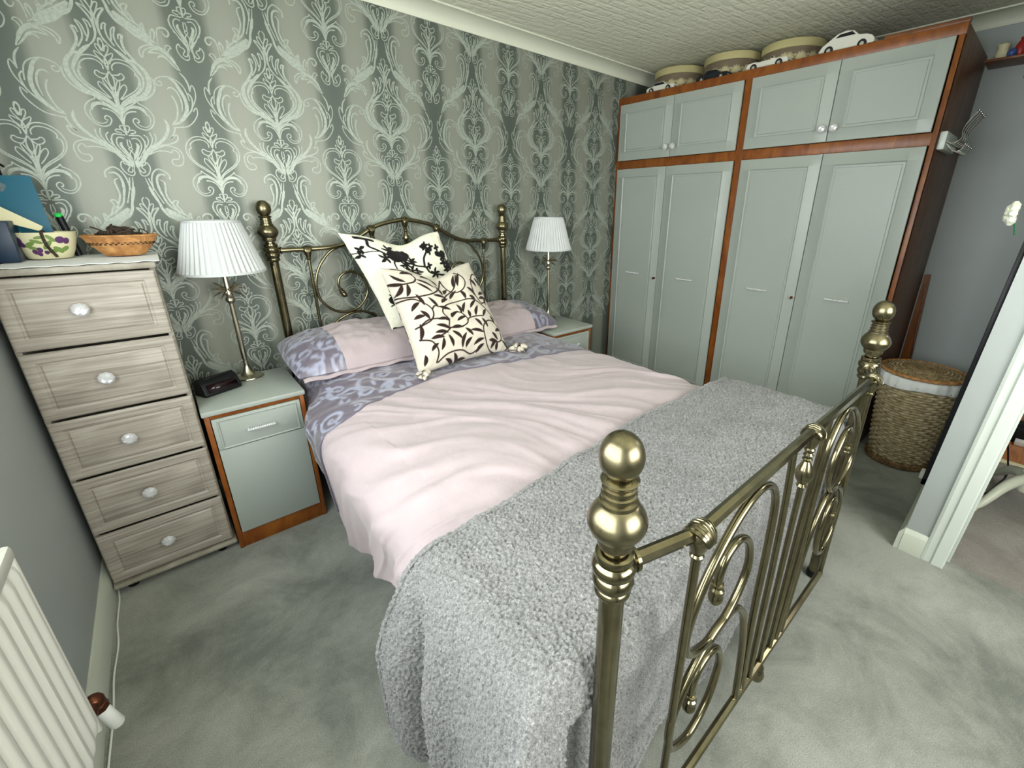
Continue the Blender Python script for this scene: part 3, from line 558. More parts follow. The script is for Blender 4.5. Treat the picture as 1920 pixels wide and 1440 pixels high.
for mir in (False, True):
    f = (lambda x: 2*BXM-x) if mir else (lambda x: x)
    for pts in (f1, f2):
        b = MB(); b.tube([(f(x), YB, z) for x, z in cr(pts, 7)], .0092, 14); s = bp(b, 'scroll', M['brass'])
        b = MB(); knob_end(b, f(pts[-1][0]), YB, pts[-1][1]-.004, -PI/2); bp(b, 'scroll_knob', M['brass'], s)
    b = MB(); b.tube([(f(1.037), YB, .94), (f(1.037), YB, ZL)], .0086, 12); bp(b, 'spindle', M['brass'])
    b = MB(); b.tube([(f(x), YB, z) for x, z in cr([(1.500, ZL), (1.492, .40), (1.486, .62), (1.470, .82), (1.448, .962)], 5)], .0084, 12); bp(b, 'spindle', M['brass'])
b = MB(); b.tube([(BXM, YB, .95), (BXM, YB, .115)], .0078, 10)
b.lathe([(.008, -.052), (.013, -.046), (.010, -.038), (.019, -.024), (.022, -.010), (.018, .006), (.012, .020), (.009, .028), (.0125, .034), (.009, .038), (.012, .046), (.008, .052)], (BXM, YB, .862), 20)
bp(b, 'spindle', M['brass'])
b = MB(); b.lathe([(.010, .10), (.020, .104), (.023, .118), (.020, .132), (.014, .140), (.018, .150), (.012, .16)], (BXM, YB, 0), 18); bp(b, 'drop_finial', M['brass'])
# bed base under a pale valance
b = MB()
def val(u, v):
    per = [(.905, -.12), (.905, -2.200), (2.237, -2.200), (2.237, -.12)]
    seg = u*3; i = min(2, int(seg)); t = seg-i; p, q = per[i], per[i+1]
    x = p[0]+(q[0]-p[0])*t; y = p[1]+(q[1]-p[1])*t
    nn = [(-1, 0), (0, -1), (1, 0)][i]; w = .010*math.sin(u*190)*(1-v)+.006*math.sin(u*71)
    return (x+nn[0]*w, y+nn[1]*w, .03+.42*v)
b.grid(240, 6, val); bp(b, 'valance', M['valance'])
b = MB(); b.box((.915, -2.185, .12), (2.227, -.11, .44), .03); bp(b, 'divan_base', M['valance'])
b = MB(); b.box((.905, -2.205, .44), (2.237, -.11, .655), .05); bp(b, 'mattress', M['liner'])

# ------------------------------------------------------------ duvet
def wrinkle(x, y):
    # soft creases fanning from the near left edge up to the right, as in the photograph
    wx, wy = fbm(x*1.1, y*1.1, 9.1, 2)*.35, fbm(x*1.1, y*1.1, 3.3, 2)*.35
    ang = .50+.55*sstep(.9, 2.2, x); ca, sa = math.cos(ang), math.sin(ang)
    X, Y = x-1.2+wx, y+1.3+wy
    u = X*ca-Y*sa; v = X*sa+Y*ca
    r = math.exp(-(fbm(u*.9+8, v*4.2+2, 4.2, 2)*5.5)**2)
    r2 = math.exp(-(fbm(u*1.6+1, v*9+7, 6.2, 2)*4.5)**2)
    edge = 1+.8*sstep(1.25, .9, x)+.5*sstep(-1.2, -1.6, y)
    damp = 1-.75*sstep(-1.66, -1.80, y)
    return (.014*fbm(u*1.2, v*2.6, 1.7, 3) + .0075*r*edge + .0036*r2*edge + .003*fbm(x*8, y*8, .3, 3))*damp - .022*sstep(-1.68, -1.82, y)
def hemz(y):
    pts = [(-.20, .60), (-.50, .47), (-.62, .40), (-.82, .29), (-1.0, .245), (-1.16, .245), (-1.4, .31), (-1.58, .39), (-1.8, .45), (-2.3, .45)]
    for (a, za), (c, zc) in zip(pts, pts[1:]):
        if y <= a and y >= c: return za+(zc-za)*(a-y)/(a-c)
    return pts[-1][1]
def duvet_pt(s, y):
    """s 0..1 from left hem to right hem"""
    bul = sstep(-.50, -.66, y)
    zh = hemz(y); xh = .835-.055*bul; xs = .828-.070*bul
    ctl = [(xh+.005, zh), (xh-.012, zh*.55+.62*.45), (xs, .585), (xs+.040, .655), (.915, .694), (1.10, .712), (1.35, .718), (1.60, .722), (1.90, .722), (2.12, .718), (2.24, .700), (2.300, .655), (2.318, .58), (2.322, .45), (2.322, .33)]
    t = s*(len(ctl)-1); i = min(len(ctl)-2, int(t)); t -= i
    g = lambda j: np.array(ctl[min(max(j, 0), len(ctl)-1)])
    p0, p1, p2, p3 = g(i-1), g(i), g(i+1), g(i+2)
    q = .5*((2*p1)+(-p0+p2)*t+(2*p0-5*p1+4*p2-p3)*t*t+(-p0+3*p1-3*p2+p3)*t**3)
    return q, i+t
ncol = 420
def duvet_surface(y0, y1, ny, lift=0., puff=True, edgefn=None):
    b = MB(); uv = []
    def fn(u, v):
        y = y0+(y1-y0)*v
        if edgefn: y = edgefn(u, v)
        q, k = duvet_pt(u, y); x, z = q
        side = 1-sstep(2, 4, k)+sstep(10, 12, k)
        arc = k*.09 if k < 4 else x
        w = wrinkle(x if k >= 4 else .9-(4-k)*.1, y)
        hang = .010*math.sin(y*17+fbm(y*2, 0, 5)*3)*(1-sstep(0, 2.5, k))
        nrm_x = -1 if k < 3 else (1 if k > 11.5 else 0)
        z2 = z+(w+lift)*(1-min(1, side))+.010*side*fbm(y*5, z*5, 9)*0; x2 = x+nrm_x*((w+lift)*side+hang)
        uv.append((arc, y)); return (x2, y, z2)
    b.grid(ncol, ny, fn); return b, uv
def bnd(u):  # pink / damask boundary line y(s)
    q, k = duvet_pt(u, -.8); x = q[0]
    return -.945+.105*sstep(.78, 1.25, x) - .13*sstep(1.30, 2.25, x)
b, _ = duvet_surface(-.8, -2.18, 300, edgefn=lambda u, v: bnd(u)+(-2.20-bnd(u))*v)
duvet = b.build('duvet', M['pink'], solid=.012); tag(duvet, 'blush pink duvet with mauve damask band, rumpled over the brass bed', 'duvet')
def spiral(cx, cy, r, turns, a0, sgn=1, n=26):
    return [(cx+r*(1-.93*i/n)*math.cos(a0+sgn*turns*2*PI*i/n), cy+r*(1-.93*i/n)*math.sin(a0+sgn*turns*2*PI*i/n)) for i in range(n+1)]
def damask_strokes(x0, x1, y0, y1, seed=3):
    R = random.Random(seed); S = []
    y = y0; row = 0
    while y < y1+.1:
        x = x0-.05+(row % 2)*.13
        while x < x1+.1:
            sg = 1 if R.random() > .5 else -1; a = R.uniform(0, 6.28); r = R.uniform(.042, .062)
            L = spiral(x, y, r, 1.35, a, sg); S.append(([.0062*(1-.4*i/26)+.0012 for i in range(27)], L))
            e = L[0]; t = a+sg*PI/2+PI
            pts = cr([e, (e[0]+.05*math.cos(t), e[1]+.05*math.sin(t)), (e[0]+.10*math.cos(t+.7*sg), e[1]+.10*math.sin(t+.7*sg)), (e[0]+.13*math.cos(t+1.3*sg), e[1]+.12*math.sin(t+1.3*sg))], 5)
            S.append(([.0095*math.sin(PI*min(1, (i+2)/len(pts)))+.0015 for i in range(len(pts))], pts))
            for q in range(4):
                aa = R.uniform(0, 6.28); L2 = [(x+.07*math.cos(aa)+t2*.055*math.cos(aa+1), y+.07*math.sin(aa)+t2*.055*math.sin(aa+1)) for t2 in np.linspace(0, 1, 6)]
                S.append(([.002, .007, .0095, .008, .005, .001], L2))
            x += .21
        y += .125; row += 1
    return S
dm = MB(); uv = []
b, uv = duvet_surface(0, 0, 120, edgefn=lambda u, v: -.16+(bnd(u)+.16)*v)
soft_w[0] = .006
att = raster(uv, damask_strokes(-.2, 2.6, -1.0, -.1))
b.build('damask_band', M['purple'], duvet, attr=att, solid=.012)
b = MB()
b.tube([(duvet_pt(u, bnd(u))[0][0]-(.004 if duvet_pt(u, bnd(u))[1] < 3 else 0), bnd(u)+.006, duvet_pt(u, bnd(u))[0][1]+(wrinkle(duvet_pt(u, bnd(u))[0][0], bnd(u))+.001 if 3.5 < duvet_pt(u, bnd(u))[1] < 11 else 0)) for u in np.linspace(.02, .98, 150)], .0045, 6)
b.build('piping', M['purple'], duvet, attr=np.zeros(len(b.v)))

# ------------------------------------------------------------ fleece throw over the foot of the bed
def throw_pt(u, v):
    """u: distance across (0 = left mattress edge, negative = left drop); v: distance along (0 = head-side edge)"""
    X0, X1, Y0, Y1, ZT = .815, 2.325, -1.755, -2.258, .738
    L = Y0-Y1
    du = max(0, -u); dv = max(0, v-L); dr = max(0, u-(X1-X0))
    x = X0+min(max(u, 0), X1-X0); y = Y0-min(v, L)
    y += .05*sstep(1.0, 1.5, x)*(1-v/L if v < L else 0)*0
    bulge = .018*fbm(x*3, y*3, 2.2)+.006*fbm(x*9, y*9, 1)
    crown = .012*math.sin(PI*min(1, max(0, (x-X0)/(X1-X0))))
    z = ZT+crown+bulge-.012*sstep(.10, 0, v)
    d = math.hypot(du if du else dr, dv)
    if d > 0:
        ang = math.atan2(dv, du if du else dr); sx = -1 if du else (1 if dr else 0)
        if not du and not dr: ang = PI/2
        R0 = .07
        if d < R0*PI/2: out = R0*math.sin(d/R0); drop = R0*(1-math.cos(d/R0))
        else: out = R0; drop = R0+(d-R0*PI/2)
        isleft = math.cos(ang)
        fold = math.sin(v*13+1.2)*.5+math.sin(v*7.3+2.)*.5
        k = min(1, d/.35)
        flare = .066*k*isleft*(1 if sx < 0 else .2) + .030*k*fold*isleft
        foot = -.045*sstep(.3, 1., math.sin(ang))*(1-.0*k)       # stays inside the footboard
        o2 = out + flare + foot*sstep(0, .08, d)
        if sx < 0:
            pk = sstep(.06, .40, d)
            o2 += pk*(.006*math.exp(-((v-.045)/.05)**2) - .050*math.exp(-((v-.135)/.030)**2) + .018*math.exp(-((v-.21)/.05)**2))
        y += .030*sstep(.13, .24, dv)*sstep(1.2, 1.5, ang)
        x += sx*o2*math.cos(ang); y -= (out*.6+foot*.0)*math.sin(ang)*.62 + (.012*math.sin(x*14)*k if ang > 1.2 else 0)
        # corner falls in a rounded point behind the post
        z = z-drop
        if z < .022: x += sx*(.022-z)*.25; z = .022+.004*fbm(x*20, y*20, 3)
    return (x, y, z)
UL, UR, VL = -.74, 1.53+.36, .505+.62
def throw(u, v):
    # hem lengths vary: the left drop reaches the carpet, head-side edge is slanted
    uu = UL+(UR-UL)*u; vv = VL*v
    vv += .075*sstep(.95, .0, uu)*(1-v)*(1 if uu > 0 else 1-sstep(0, -.40, uu))
    if uu < 0: uu *= 1-.17*math.exp(-((vv-.03)/.10)**2)
    return throw_pt(uu, vv)
b = MB(); b.grid(330, 190, throw)
th = b.build('fleece_throw', M['fleece'])
md = th.modifiers.new('sub', 'SUBSURF'); md.subdivision_type = 'SIMPLE'; md.levels = 1; md.render_levels = 2
tx = bpy.data.textures.new('fleece_pile', 'CLOUDS'); tx.noise_scale = .0075; tx.noise_depth = 1; tx.noise_basis = 'BLENDER_ORIGINAL'
md = th.modifiers.new('pile', 'DISPLACE'); md.texture = tx; md.texture_coords = 'LOCAL'; md.strength = .015; md.mid_level = .45
hm = MB()
for edge in ([throw(u, 0) for u in np.linspace(0, 1, 160)], [throw(0, v) for v in np.linspace(0, 1, 70)], [throw(u, 1) for u in np.linspace(0, 1, 160)], [throw(1, v) for v in np.linspace(0, 1, 70)]):
    hm.tube(edge, .0075, 8)
ho = hm.build('rolled_hem', M['fleece'], th)
md = ho.modifiers.new('sub', 'SUBSURF'); md.subdivision_type = 'SIMPLE'; md.levels = 1; md.render_levels = 2
md = ho.modifiers.new('pile', 'DISPLACE'); md.texture = tx; md.texture_coords = 'LOCAL'; md.strength = .010; md.mid_level = .45
tag(th, 'grey boucle fleece throw draped over the foot of the brass bed', 'throw')

# ------------------------------------------------------------ pillows
def pillow_mesh(cx, cy, cz, w, d, h, seed, band_left, rz=0., tilt=0.):
    """returns two MBs (plain part and damask end) of one pillow; band on the left or the right end"""
    N, K = 74, 40
    def pt(u, v, top):
        a, c = u*2-1, v*2-1
        ex = (1-abs(a)**3.2); ey = (1-abs(c)**2.6)
        t = (max(0, ex)*max(0, ey))**.48
        x = a*w/2*(1-.05*(1-abs(c)**2)*0-.03*c*c); y = c*d/2*(1-.07*a*a)
        n = fbm(a*2.2+seed, c*2.2, seed, 3)
        z = (h*.62*t*(1+.16*n) if top else -h*.36*t)+.010*fbm(a*6+seed, c*5, 3)*t
        x, y = x*math.cos(rz)-y*math.sin(rz), x*math.sin(rz)+y*math.cos(rz)
        return (cx+x, cy+y, cz+z+tilt*c*d/2)
    res = []
    for (u0, u1, nn) in ((0, .29, 30), (.29, 1, 60)) if band_left else ((.71, 1, 30), (0, .71, 60)):
        b = MB(); uv = []
        for top in (True, False):
            def fn(p, q): 
                u = u0+(u1-u0)*p; uv.append((u*w+seed, q*d*1.5)); return pt(u, q, top)
            b.grid(nn, K, fn, flip=not top)
        res.append((b, uv))
    return res
soft_w[0] = .006
for (cx, cy, cz, w, d, h, sd, left, lab, tl) in (
    (1.165, -.300, .780, .74, .44, .185, 1.3, True, 'plump blush pillow with mauve damask end, beside the lamp with the alarm clock', .14),
    (2.075, -.285, .765, .74, .42, .175, 4.1, False, 'blush pillow with mauve damask end, right of the two scatter cushions', .12)):
    (bb, uvb), (pb, _) = pillow_mesh(cx, cy, cz, w, d, h, sd, left, tilt=tl)
    p = pb.build('pillow', M['pink']); tag(p, lab, 'pillow', 'pillows at the head of the bed')
    bb.build('damask_end', M['purple'], p, attr=raster(uvb, damask_strokes(sd-.1, sd+.9, -.1, .9, int(sd*7))))
    b = MB(); y0 = cy-d*.5
    b.grid(60, 5, lambda u, v: (cx+(u-.5)*w*.93, y0-.018*v+.02*(1-abs(2*u-1)**3)*0+.01, cz-tl*d/2-.006-.012*v+.004*math.sin(u*31)))
    b.build('flange', M['pink'], p, solid=.006)

# ------------------------------------------------------------ scatter cushions
def cushion(name, BL, BR, TR, TL, thick, dent, mtr, strokes, label, nrm, ear=.03, n=190):
    BL, BR, TR, TL, nv = map(Vector, (BL, BR, TR, TL, nrm)); nv.normalize()
    b = MB(); uv = []
    def base(u, v):
        return (BL*(1-u)+BR*u)*(1-v)+(TL*(1-u)+TR*u)*v
    for side in (1, -1):
        def fn(u, v):
            # edges pulled in between the corners
            a, c = u*2-1, v*2-1
            pu = u + .030*a*(-(1-c*c)); pv = v + .025*c*(-(1-a*a))
            p = base(pu, pv)
            t = (max(0, 1-abs(a)**2.6)*max(0, 1-abs(c)**2.6))**.50
            dn = dent*math.exp(-((a-.05)/.46)**2)*sstep(.25, 1., v)
            up = (TL-BL).normalized()
            p = p - up*dn
            w = thick*t*(1-.35*math.exp(-((a-.05)/.30)**2)*sstep(.55, 1., v))
            w *= 1+.10*fbm(u*3+thick*40, v*3, side, 2)
            crs = .007*fbm(u*9, v*9, thick*100, 2)*(1-t)+.004*fbm(u*7, v*7, 4, 2)
            uv.append((u, v) if side > 0 else (1-u+.013, v)); return p+nv*(w*side*(1 if side > 0 else .8)+crs)
        b.grid(n, n, fn, flip=side < 0)
    o = b.build(name, mtr, attr=raster(uv, strokes)); return o
def leaf(x0, y0, x1, y1, w=.0185):
    L = []
    dx, dy = x1-x0, y1-y0
    for i in range(8):
        t = i/7; s = math.sin(t*PI)*.12; L.append((x0+dx*t*1.30-dy*s, y0+dy*t*1.30+dx*s))
    return ([w*math.sin(PI*min(1, .06+t/7.6))**.8 for t in range(8)], L)
def lc(x, y):  # photo-crop coordinates of the leaf cushion -> uv
    u = (x-(452+.20*(y-510)))/(845-.0*(y-510)); v = 1-(y-508)/(860-185*u); return (u, v)
S1 = []
for vine in ([(490,770),(640,770),(760,730),(840,650),(910,540)],[(530,520),(620,540),(680,590),(650,640),(560,665)],[(910,540),(920,620),(980,680),(1060,690),(1120,650),(1110,590),(1060,540)],[(505,800),(620,790),(720,850),(740,910),(710,970),(600,1020)],
    [(850,1030),(860,960),(820,900),(850,830),(950,780),(1080,780),(1180,820),(1280,900),(1350,960)],[(1040,960),(980,890),(900,900),(890,930)],[(1030,970),(1060,950),(1120,940),(1200,940)],[(860,1030),(950,1030),(1020,1000),(1040,960)],[(860,1040),(800,1080),(720,1110)],
    [(1170,1100),(1170,1030),(1230,980),(1310,980),(1370,1050),(1350,1120),(1280,1140),(1220,1130)],[(1170,1100),(1200,1190),(1270,1220),(1380,1200),(1460,1120),(1440,1040)],[(620,1110),(700,1130),(750,1200),(740,1290)],[(750,1290),(830,1230),(940,1210),(1030,1240),(1100,1200)],
    [(1180,680),(1240,610),(1330,620)],[(1180,680),(1180,760),(1230,840)],[(640,1000),(700,960),(800,955),(860,970)],[(850,860),(770,840),(740,870)],[(850,770),(900,700),(1000,640),(1060,560)],[(1230,840),(1300,820),(1350,760)]):
    L = cr([lc(*p) for p in vine], 5); S1.append((.0075, L))
for (a, c, d, e) in [(590,640,520,590),(570,660,490,650),(560,665,515,735),(600,660,580,740),(580,565,655,560),(690,605,785,635),(680,640,755,690),(735,560,795,545),(805,535,840,590),(820,620,850,690),(1000,640,1035,570),(1040,640,1085,575),(880,690,915,650),(920,740,985,685),(1040,690,1060,755),(1120,690,1165,755),(780,735,860,735),(830,800,880,755),(640,750,675,820),(730,770,775,835),(590,880,640,830),(800,845,875,860),(650,885,695,940),(600,945,660,930),(770,960,850,960),(890,940,945,890),(940,970,1010,940),(960,810,985,880),(1010,890,1040,820),(1060,880,1065,930),(1090,860,1145,820),(1110,760,1150,800),(1130,930,1160,870),(1200,940,1245,900),(1110,960,1150,1010),(1180,960,1210,1015),(630,990,625,1090),(750,1005,840,1035),(735,1065,820,1070),(700,1110,780,1105),(790,1110,780,1180),(840,1090,865,1160),(880,1060,940,1110),(880,1030,960,1030),(1000,1040,1045,1085),(1050,1055,1140,1070),(950,1190,990,1100),(980,1190,1030,1130),(1060,1170,1140,1130),(1080,1230,1140,1175),(1255,1070,1300,1110),(1215,1130,1290,1135),(1235,1190,1280,1140),(1290,1200,1305,1150),(1360,1120,1410,1165),(1300,1055,1365,1040),(1290,940,1320,980),(1190,640,1230,690),(1250,640,1290,690),(1230,770,1290,760),(1220,800,1290,800),(1280,850,1310,800),(1330,780,1370,830),(1300,700,1340,650),(1370,870,1390,940),(1400,980,1400,1040),(810,1270,870,1310),(880,1230,900,1300),(890,1310,970,1280),(700,1200,740,1160),(650,1230,650,1290)]:
    S1.append(leaf(*lc(a, c), *lc(d, e)))
soft_w[0] = .004
cu = cushion('scatter_cushion', (1.268, -.765, .725), (1.815, -.745, .735), (1.735, -.500, 1.205), (1.232, -.500, 1.215), .100, .066, M['leafc'], S1, '', (.05, -1, .42), n=230)
tag(cu, 'cream cushion with dark trailing leaf vines, in front of the blossom cushion', 'cushion')
def tassel(x, y, z, dx, dy, sc, par, m):
    b = MB(); R = random.Random(int(x*1000))
    b.ball((x, y, z), .016*sc, (1.2, 1, .8), 12, 8)
    for k in range(9):
        a = R.uniform(-.7, .7); l = R.uniform(.035, .06)*sc; up = R.uniform(-.006, .016)
        pts = [(x, y, z), (x+(dx*math.cos(a)-dy*math.sin(a))*l*.5, y+(dy*math.cos(a)+dx*math.sin(a))*l*.5, z+up), (x+(dx*math.cos(a*1.6)-dy*math.sin(a*1.6))*l, y+(dy*math.cos(a*1.6)+dx*math.sin(a*1.6))*l, z+up*.4-.004)]
        b.tube(cr(pts, 3), [.008*sc, .010*sc, .011*sc, .011*sc, .010*sc, .007*sc, .003*sc][:7], 7)
    b.build('gathered_corner', m, par, attr=[(1. if (i//9) % 3 == 0 else 0.) for i in range(len(b.v))])
tassel(1.835, -.765,   .742, .96, -.20, 1.5, cu, M['leafc']); tassel(1.262, -.790, .740, .25, -.90, 1.25, cu, M['leafc'])
BLb, BRb, TRb, TLb = (1.300, -.400, .872), (1.80, -.390, .872), (1.700, -.235, 1.362), (1.145, -.235, 1.368)
Q = [(345, 905), (1180, 900), (955, 52), (48, 92)]
def bc(x, y):
    u = v = .5
    for _ in range(12):
        f = lambda u, v: ((Q[0][0]*(1-u)+Q[1][0]*u)*(1-v)+(Q[3][0]*(1-u)+Q[2][0]*u)*v, (Q[0][1]*(1-u)+Q[1][1]*u)*(1-v)+(Q[3][1]*(1-u)+Q[2][1]*u)*v)
        e = f(u, v); ex, ey = x-e[0], y-e[1]; h = 1e-3
        a = f(u+h, v); c = f(u, v+h); j = [[(a[0]-e[0])/h, (c[0]-e[0])/h], [(a[1]-e[1])/h, (c[1]-e[1])/h]]
        D = j[0][0]*j[1][1]-j[0][1]*j[1][0]; u += (ex*j[1][1]-ey*j[0][1])/D; v += (j[0][0]*ey-j[1][0]*ex)/D
    return (u, v)
S2 = []
def bs(pts, w): S2.append((w/720, [bc(*p) for p in (cr(pts, 4))]))
bs([(150,125),(230,130),(235,190),(300,220),(400,262),(520,280),(620,320),(700,350),(740,420),(850,465),(930,480)], 9)
bs([(720,130),(755,190),(700,255),(690,340)], 9); bs([(110,262),(200,250),(240,240),(330,225)], 4); bs([(430,270),(410,330),(440,420)], 6)
bs([(700,140),(720,160),(740,150)], 12); bs([(150,120),(200,122),(280,126)], 11); bs([(750,200),(770,215)], 16)
bs([(415,262),(450,225),(490,200)], 40); bs([(490,235),(520,185)], 30); bs([(510,160),(525,200)], 16); bs([(400,270),(430,260)], 22)
def star(x, y, r, n=6, a0=0.):
    for k in range(n):
        a = a0+2*PI*k/n; S2.append(leaf(*bc(x, y), *bc(x+r*math.cos(a), y+r*math.sin(a)), w=.0150))
star(390, 190, 48); star(570, 262, 42, 6, .3); star(345, 285, 46, 5, 1.); star(510, 312, 52, 6, .6); star(740, 155, 34, 5); star(800, 185, 30, 4); star(775, 215, 30, 4); star(875, 205, 26, 4)
bs([(870,262),(890,270)], 24); bs([(935,262),(950,268)], 22); bs([(915,290),(940,300)], 15)
star(985, 375, 50, 7); star(930, 350, 40, 5, .4); star(1020, 400, 42, 6); star(800, 440, 48, 5); star(960, 420, 42, 6, .8); star(405, 570, 46, 5); star(930, 300, 36, 5); star(740, 350, 30, 4)
bs([(360,670),(410,690),(440,660)], 32); bs([(330,620),(380,660)], 6); bs([(420,710),(440,715)], 26); bs([(370,700),(340,715)], 5); bs([(960,60),(975,100),(985,150)], 12)
star(170, 225, 34, 3, 1.4); star(160, 275, 34, 3, .5); star(560, 380, 60, 5); star(610, 400, 50, 4); bs([(480,350),(560,400),(640,420)], 6)
bs([(370,905),(420,915),(470,905)], 14)
cu2 = cushion('scatter_cushion', BLb, BRb, TRb, TLb, .075, .062, M['birdc'], S2, '', (.05, -1, .22), n=210)
tag(cu2, 'ivory cushion with black bird and blossom branch print, leaning on the headboard', 'cushion')

# ------------------------------------------------------------ bedside cabinets
def bar_handle(b, p, q, out, r=.004):
    """crystal bead bar between two feet"""
    P, Qv = Vector(p), Vector(q); O = Vector(out)
    for e in (P, Qv): b.tube([e, e+O], .0045, 8)
    n = max(8, int((Qv-P).length/.0085))
    for i in range(n+1): b.ball(P+(Qv-P)*i/n+O, .0066, (1, 1, 1), 8, 6)
def bedside(loc, label):
    W, D, H = .371, .40, .696
    t = thing('bedside_cabinet', label, 'bedside cabinet', loc, 0, 'bedside cabinets either side of the bed')
    b = MB(); s = .018
    b.box((0, 0, 0), (s, D, H-.022), .001); b.box((W-s, 0, 0), (W, D, H-.022), .001); b.box((s, D-.01, .06), (W-s, D, H-.022)); b.box((s, .004, 0), (W-s, .02, .078), .001)
    b.box((s, 0, H-.040), (W-s, .02, H-.022), .001); b.box((s, .01, .07), (W-s, D-.01, .085)); b.build('carcass', M['mahog'], t)
    b = MB(); b.box((-.006, -.012, H-.022), (W+.006, D, H), .004); b.build('top', M['door'], t)
    b = MB(); b.box((s+.003, -.004, .082), (W-s-.003, .013, H-.188), .0015); b.build('door', M['door'], t)
    b = MB(); b.box((s+.003, -.004, H-.186), (W-s-.003, .013, H-.043), .0015); d = b.build('drawer', M['door'], t)
    b = MB(); x0, x1, z0, z1 = s+.022, W-s-.022, H-.180, H-.052
    for (a, c) in (((x0, z0), (x1, z0)), ((x0, z1), (x1, z1)), ((x0, z0), (x0, z1)), ((x1, z0), (x1, z1))): b.tube([(a[0], -.005, a[1]), (c[0], -.005, c[1])], .0042, 8)
    b.build('moulding', M['door'], d)
    b = MB(); bar_handle(b, (W/2-.048, -.005, H-.118), (W/2+.048, -.005, H-.118), (0, -.02, 0)); b.build('handle', M['crystal'], d)
    return t
bs1 = bedside((.439, -.506, 0), 'grey bedside cabinet with red-brown frame, between drawer chest and bed')
dup(bs1, (2.335, -.548, 0), label='grey bedside cabinet with red-brown frame, between bed and wardrobe')

# ------------------------------------------------------------ table lamps
def lamp(loc, label, ph):
    t = thing('table_lamp', label, 'lamp', loc, 0, 'table lamps on the bedside cabinets')
    t.rotation_euler = (0, 0, ph)
    b = MB(); b.lathe([(.060, 0), (.063, .003), (.062, .007), (.050, .011), (.040, .014), (.030, .022), (.020, .036), (.013, .054), (.010, .070), (.011, .076), (.008, .080)], (0, 0, 0), 32); b.build('base', M['nickel'], t)
    b = MB(); b.lathe([(.008, .074), (.012, .078), (.012, .084), (.008, .088), (.0120, .100), (.0110, .25), (.0095, .36), (.0095, .368), (.015, .374), (.020, .384), (.0175, .395), (.012, .402), (.0155, .410), (.013, .42), (.011, .43), (.0105, .52)], (0, 0, 0), 24); st = b.build('stem', M['nickel'], t)
    b = MB()
    for k in range(16):
        a = 2*PI*k/16+.2*(k % 2); el = [.10, .75, -.35, .4][k % 4]; l = [.068, .062, .060, .056][k % 4]
        c, s2 = math.cos(a), math.sin(a); pts = []
        for i in range(6):
            q = i/5; r = .008+l*q*math.cos(el*(1-.4*q)); z = .432+l*q*math.sin(el)-.010*q*q; pts.append((r*c, r*s2, z))
        b.tube(pts, [.003, .0052, .0055, .0045, .003, .0008], 5)
    b.build('palm_collar', M['nickel'], st)
    zb, zt, rb, rt = .512, .738, .163, .104; b = MB(); n = 180
    def rib(a, r, z): return 1+.022*math.sin(a*45)
    b.lathe([(rb, zb+.008), (rb-(rb-rt)*.33, zb+(zt-zb)*.33), (rb-(rb-rt)*.66, zb+(zt-zb)*.66), (rt, zt-.008)], (0, 0, 0), 360, caps=False, rib=rib)
    sh = b.build('lamp_shade', M['shade'], t)
    b = MB(); b.lathe([(rb-.004, zb+.010), (rb-.004, zb), (rb+.003, zb), (rb+.003, zb+.010), (rb-.004, zb+.010)], (0, 0, 0), 90, caps=False); b.build('shade_trim', M['shade'], sh)
    b = MB(); b.lathe([(rt-.004, zt), (rt-.004, zt-.010), (rt+.003, zt-.010), (rt+.003, zt), (rt-.004, zt)], (0, 0, 0), 90, caps=False); b.build('shade_trim', M['shade'], sh)
    b = MB(); b.lathe([(.012, .50), (.014, .505), (.014, .545), (.011, .55)], (0, 0, 0), 16); b.ball((0, 0, .59), .03, (1, 1, 1.15), 14, 10)
    for k in range(3):
        a = 2*PI*k/3; b.tube([(0, 0, .705), (.098*math.cos(a), .098*math.sin(a), .722)], .0015, 6)
    b.tube([(0, 0, .61), (0, 0, .706)], .002, 6); b.build('bulb', M['plastic'], t)
    return t
l1 = lamp((.652, -.165, .696), 'table lamp with white pleated shade, next to the black alarm clock', .2)
dup(l1, (2.590, -.205, .696), 1.1, 'table lamp with white pleated shade, between headboard and wardrobe')

# ------------------------------------------------------------ alarm clock
ck = thing('alarm_clock', 'small black wedge alarm clock on the left bedside cabinet', 'clock', (.522, -.285, .696), .42)
b = MB(); b.prism([(-.035, 0), (.045, 0), (.040, .068), (.012, .078), (-.022, .058), (-.042, .012)], 'x', -.078, .078)
bm_ = b.build('clock_body', M['black'], ck); md = bm_.modifiers.new('b', 'BEVEL'); md.width = .006; md.segments = 3
b = MB(); b.add([(-.062, -.0415, .018), (.062, -.0415, .018), (.062, -.0255, .052), (-.062, -.0255, .052)], [(0, 1, 2, 3)]); b.build('display', M['screen'], ck, solid=.001)
b = MB(); b.box((-.05, -.002, .069), (.05, .014, .076), .003); b.build('snooze_bar', M['black'], ck)

# ------------------------------------------------------------ tall chest of five drawers
ch = thing('chest_of_drawers', 'tall narrow grey-brown woodgrain chest with five drawers and crystal knobs', 'chest of drawers', (.023, -.487, 0))
CW, CD, CT = .403, .42, 1.302
b = MB(); b.box((0, .018, .045), (.016, CD, CT-.022), .002); b.box((CW-.016, .018, .045), (CW, CD, CT-.022), .002); b.box((.016, CD-.01, .045), (CW-.016, CD, CT-.022)); b.box((.016, .022, .05), (CW-.016, CD-.01, .062)); b.build('carcass', M['ashz'], ch)
b = MB(); b.box((-.004, -.010, CT-.024), (CW+.006, CD, CT), .007); b.build('top', M['ashz'], ch)
b = MB(); b.box((-.002, -.004, .028), (CW+.010, CD, .050), .008); b.build('plinth', M['ashz'], ch)
for x in (.05, CW-.05):
    for y in (.04, CD-.04): b = MB(); b.lathe([(.018, 0), (.02, .004), (.02, .026), (.014, .03)], (x, y, 0), 14); b.build('foot', M['black'], ch)
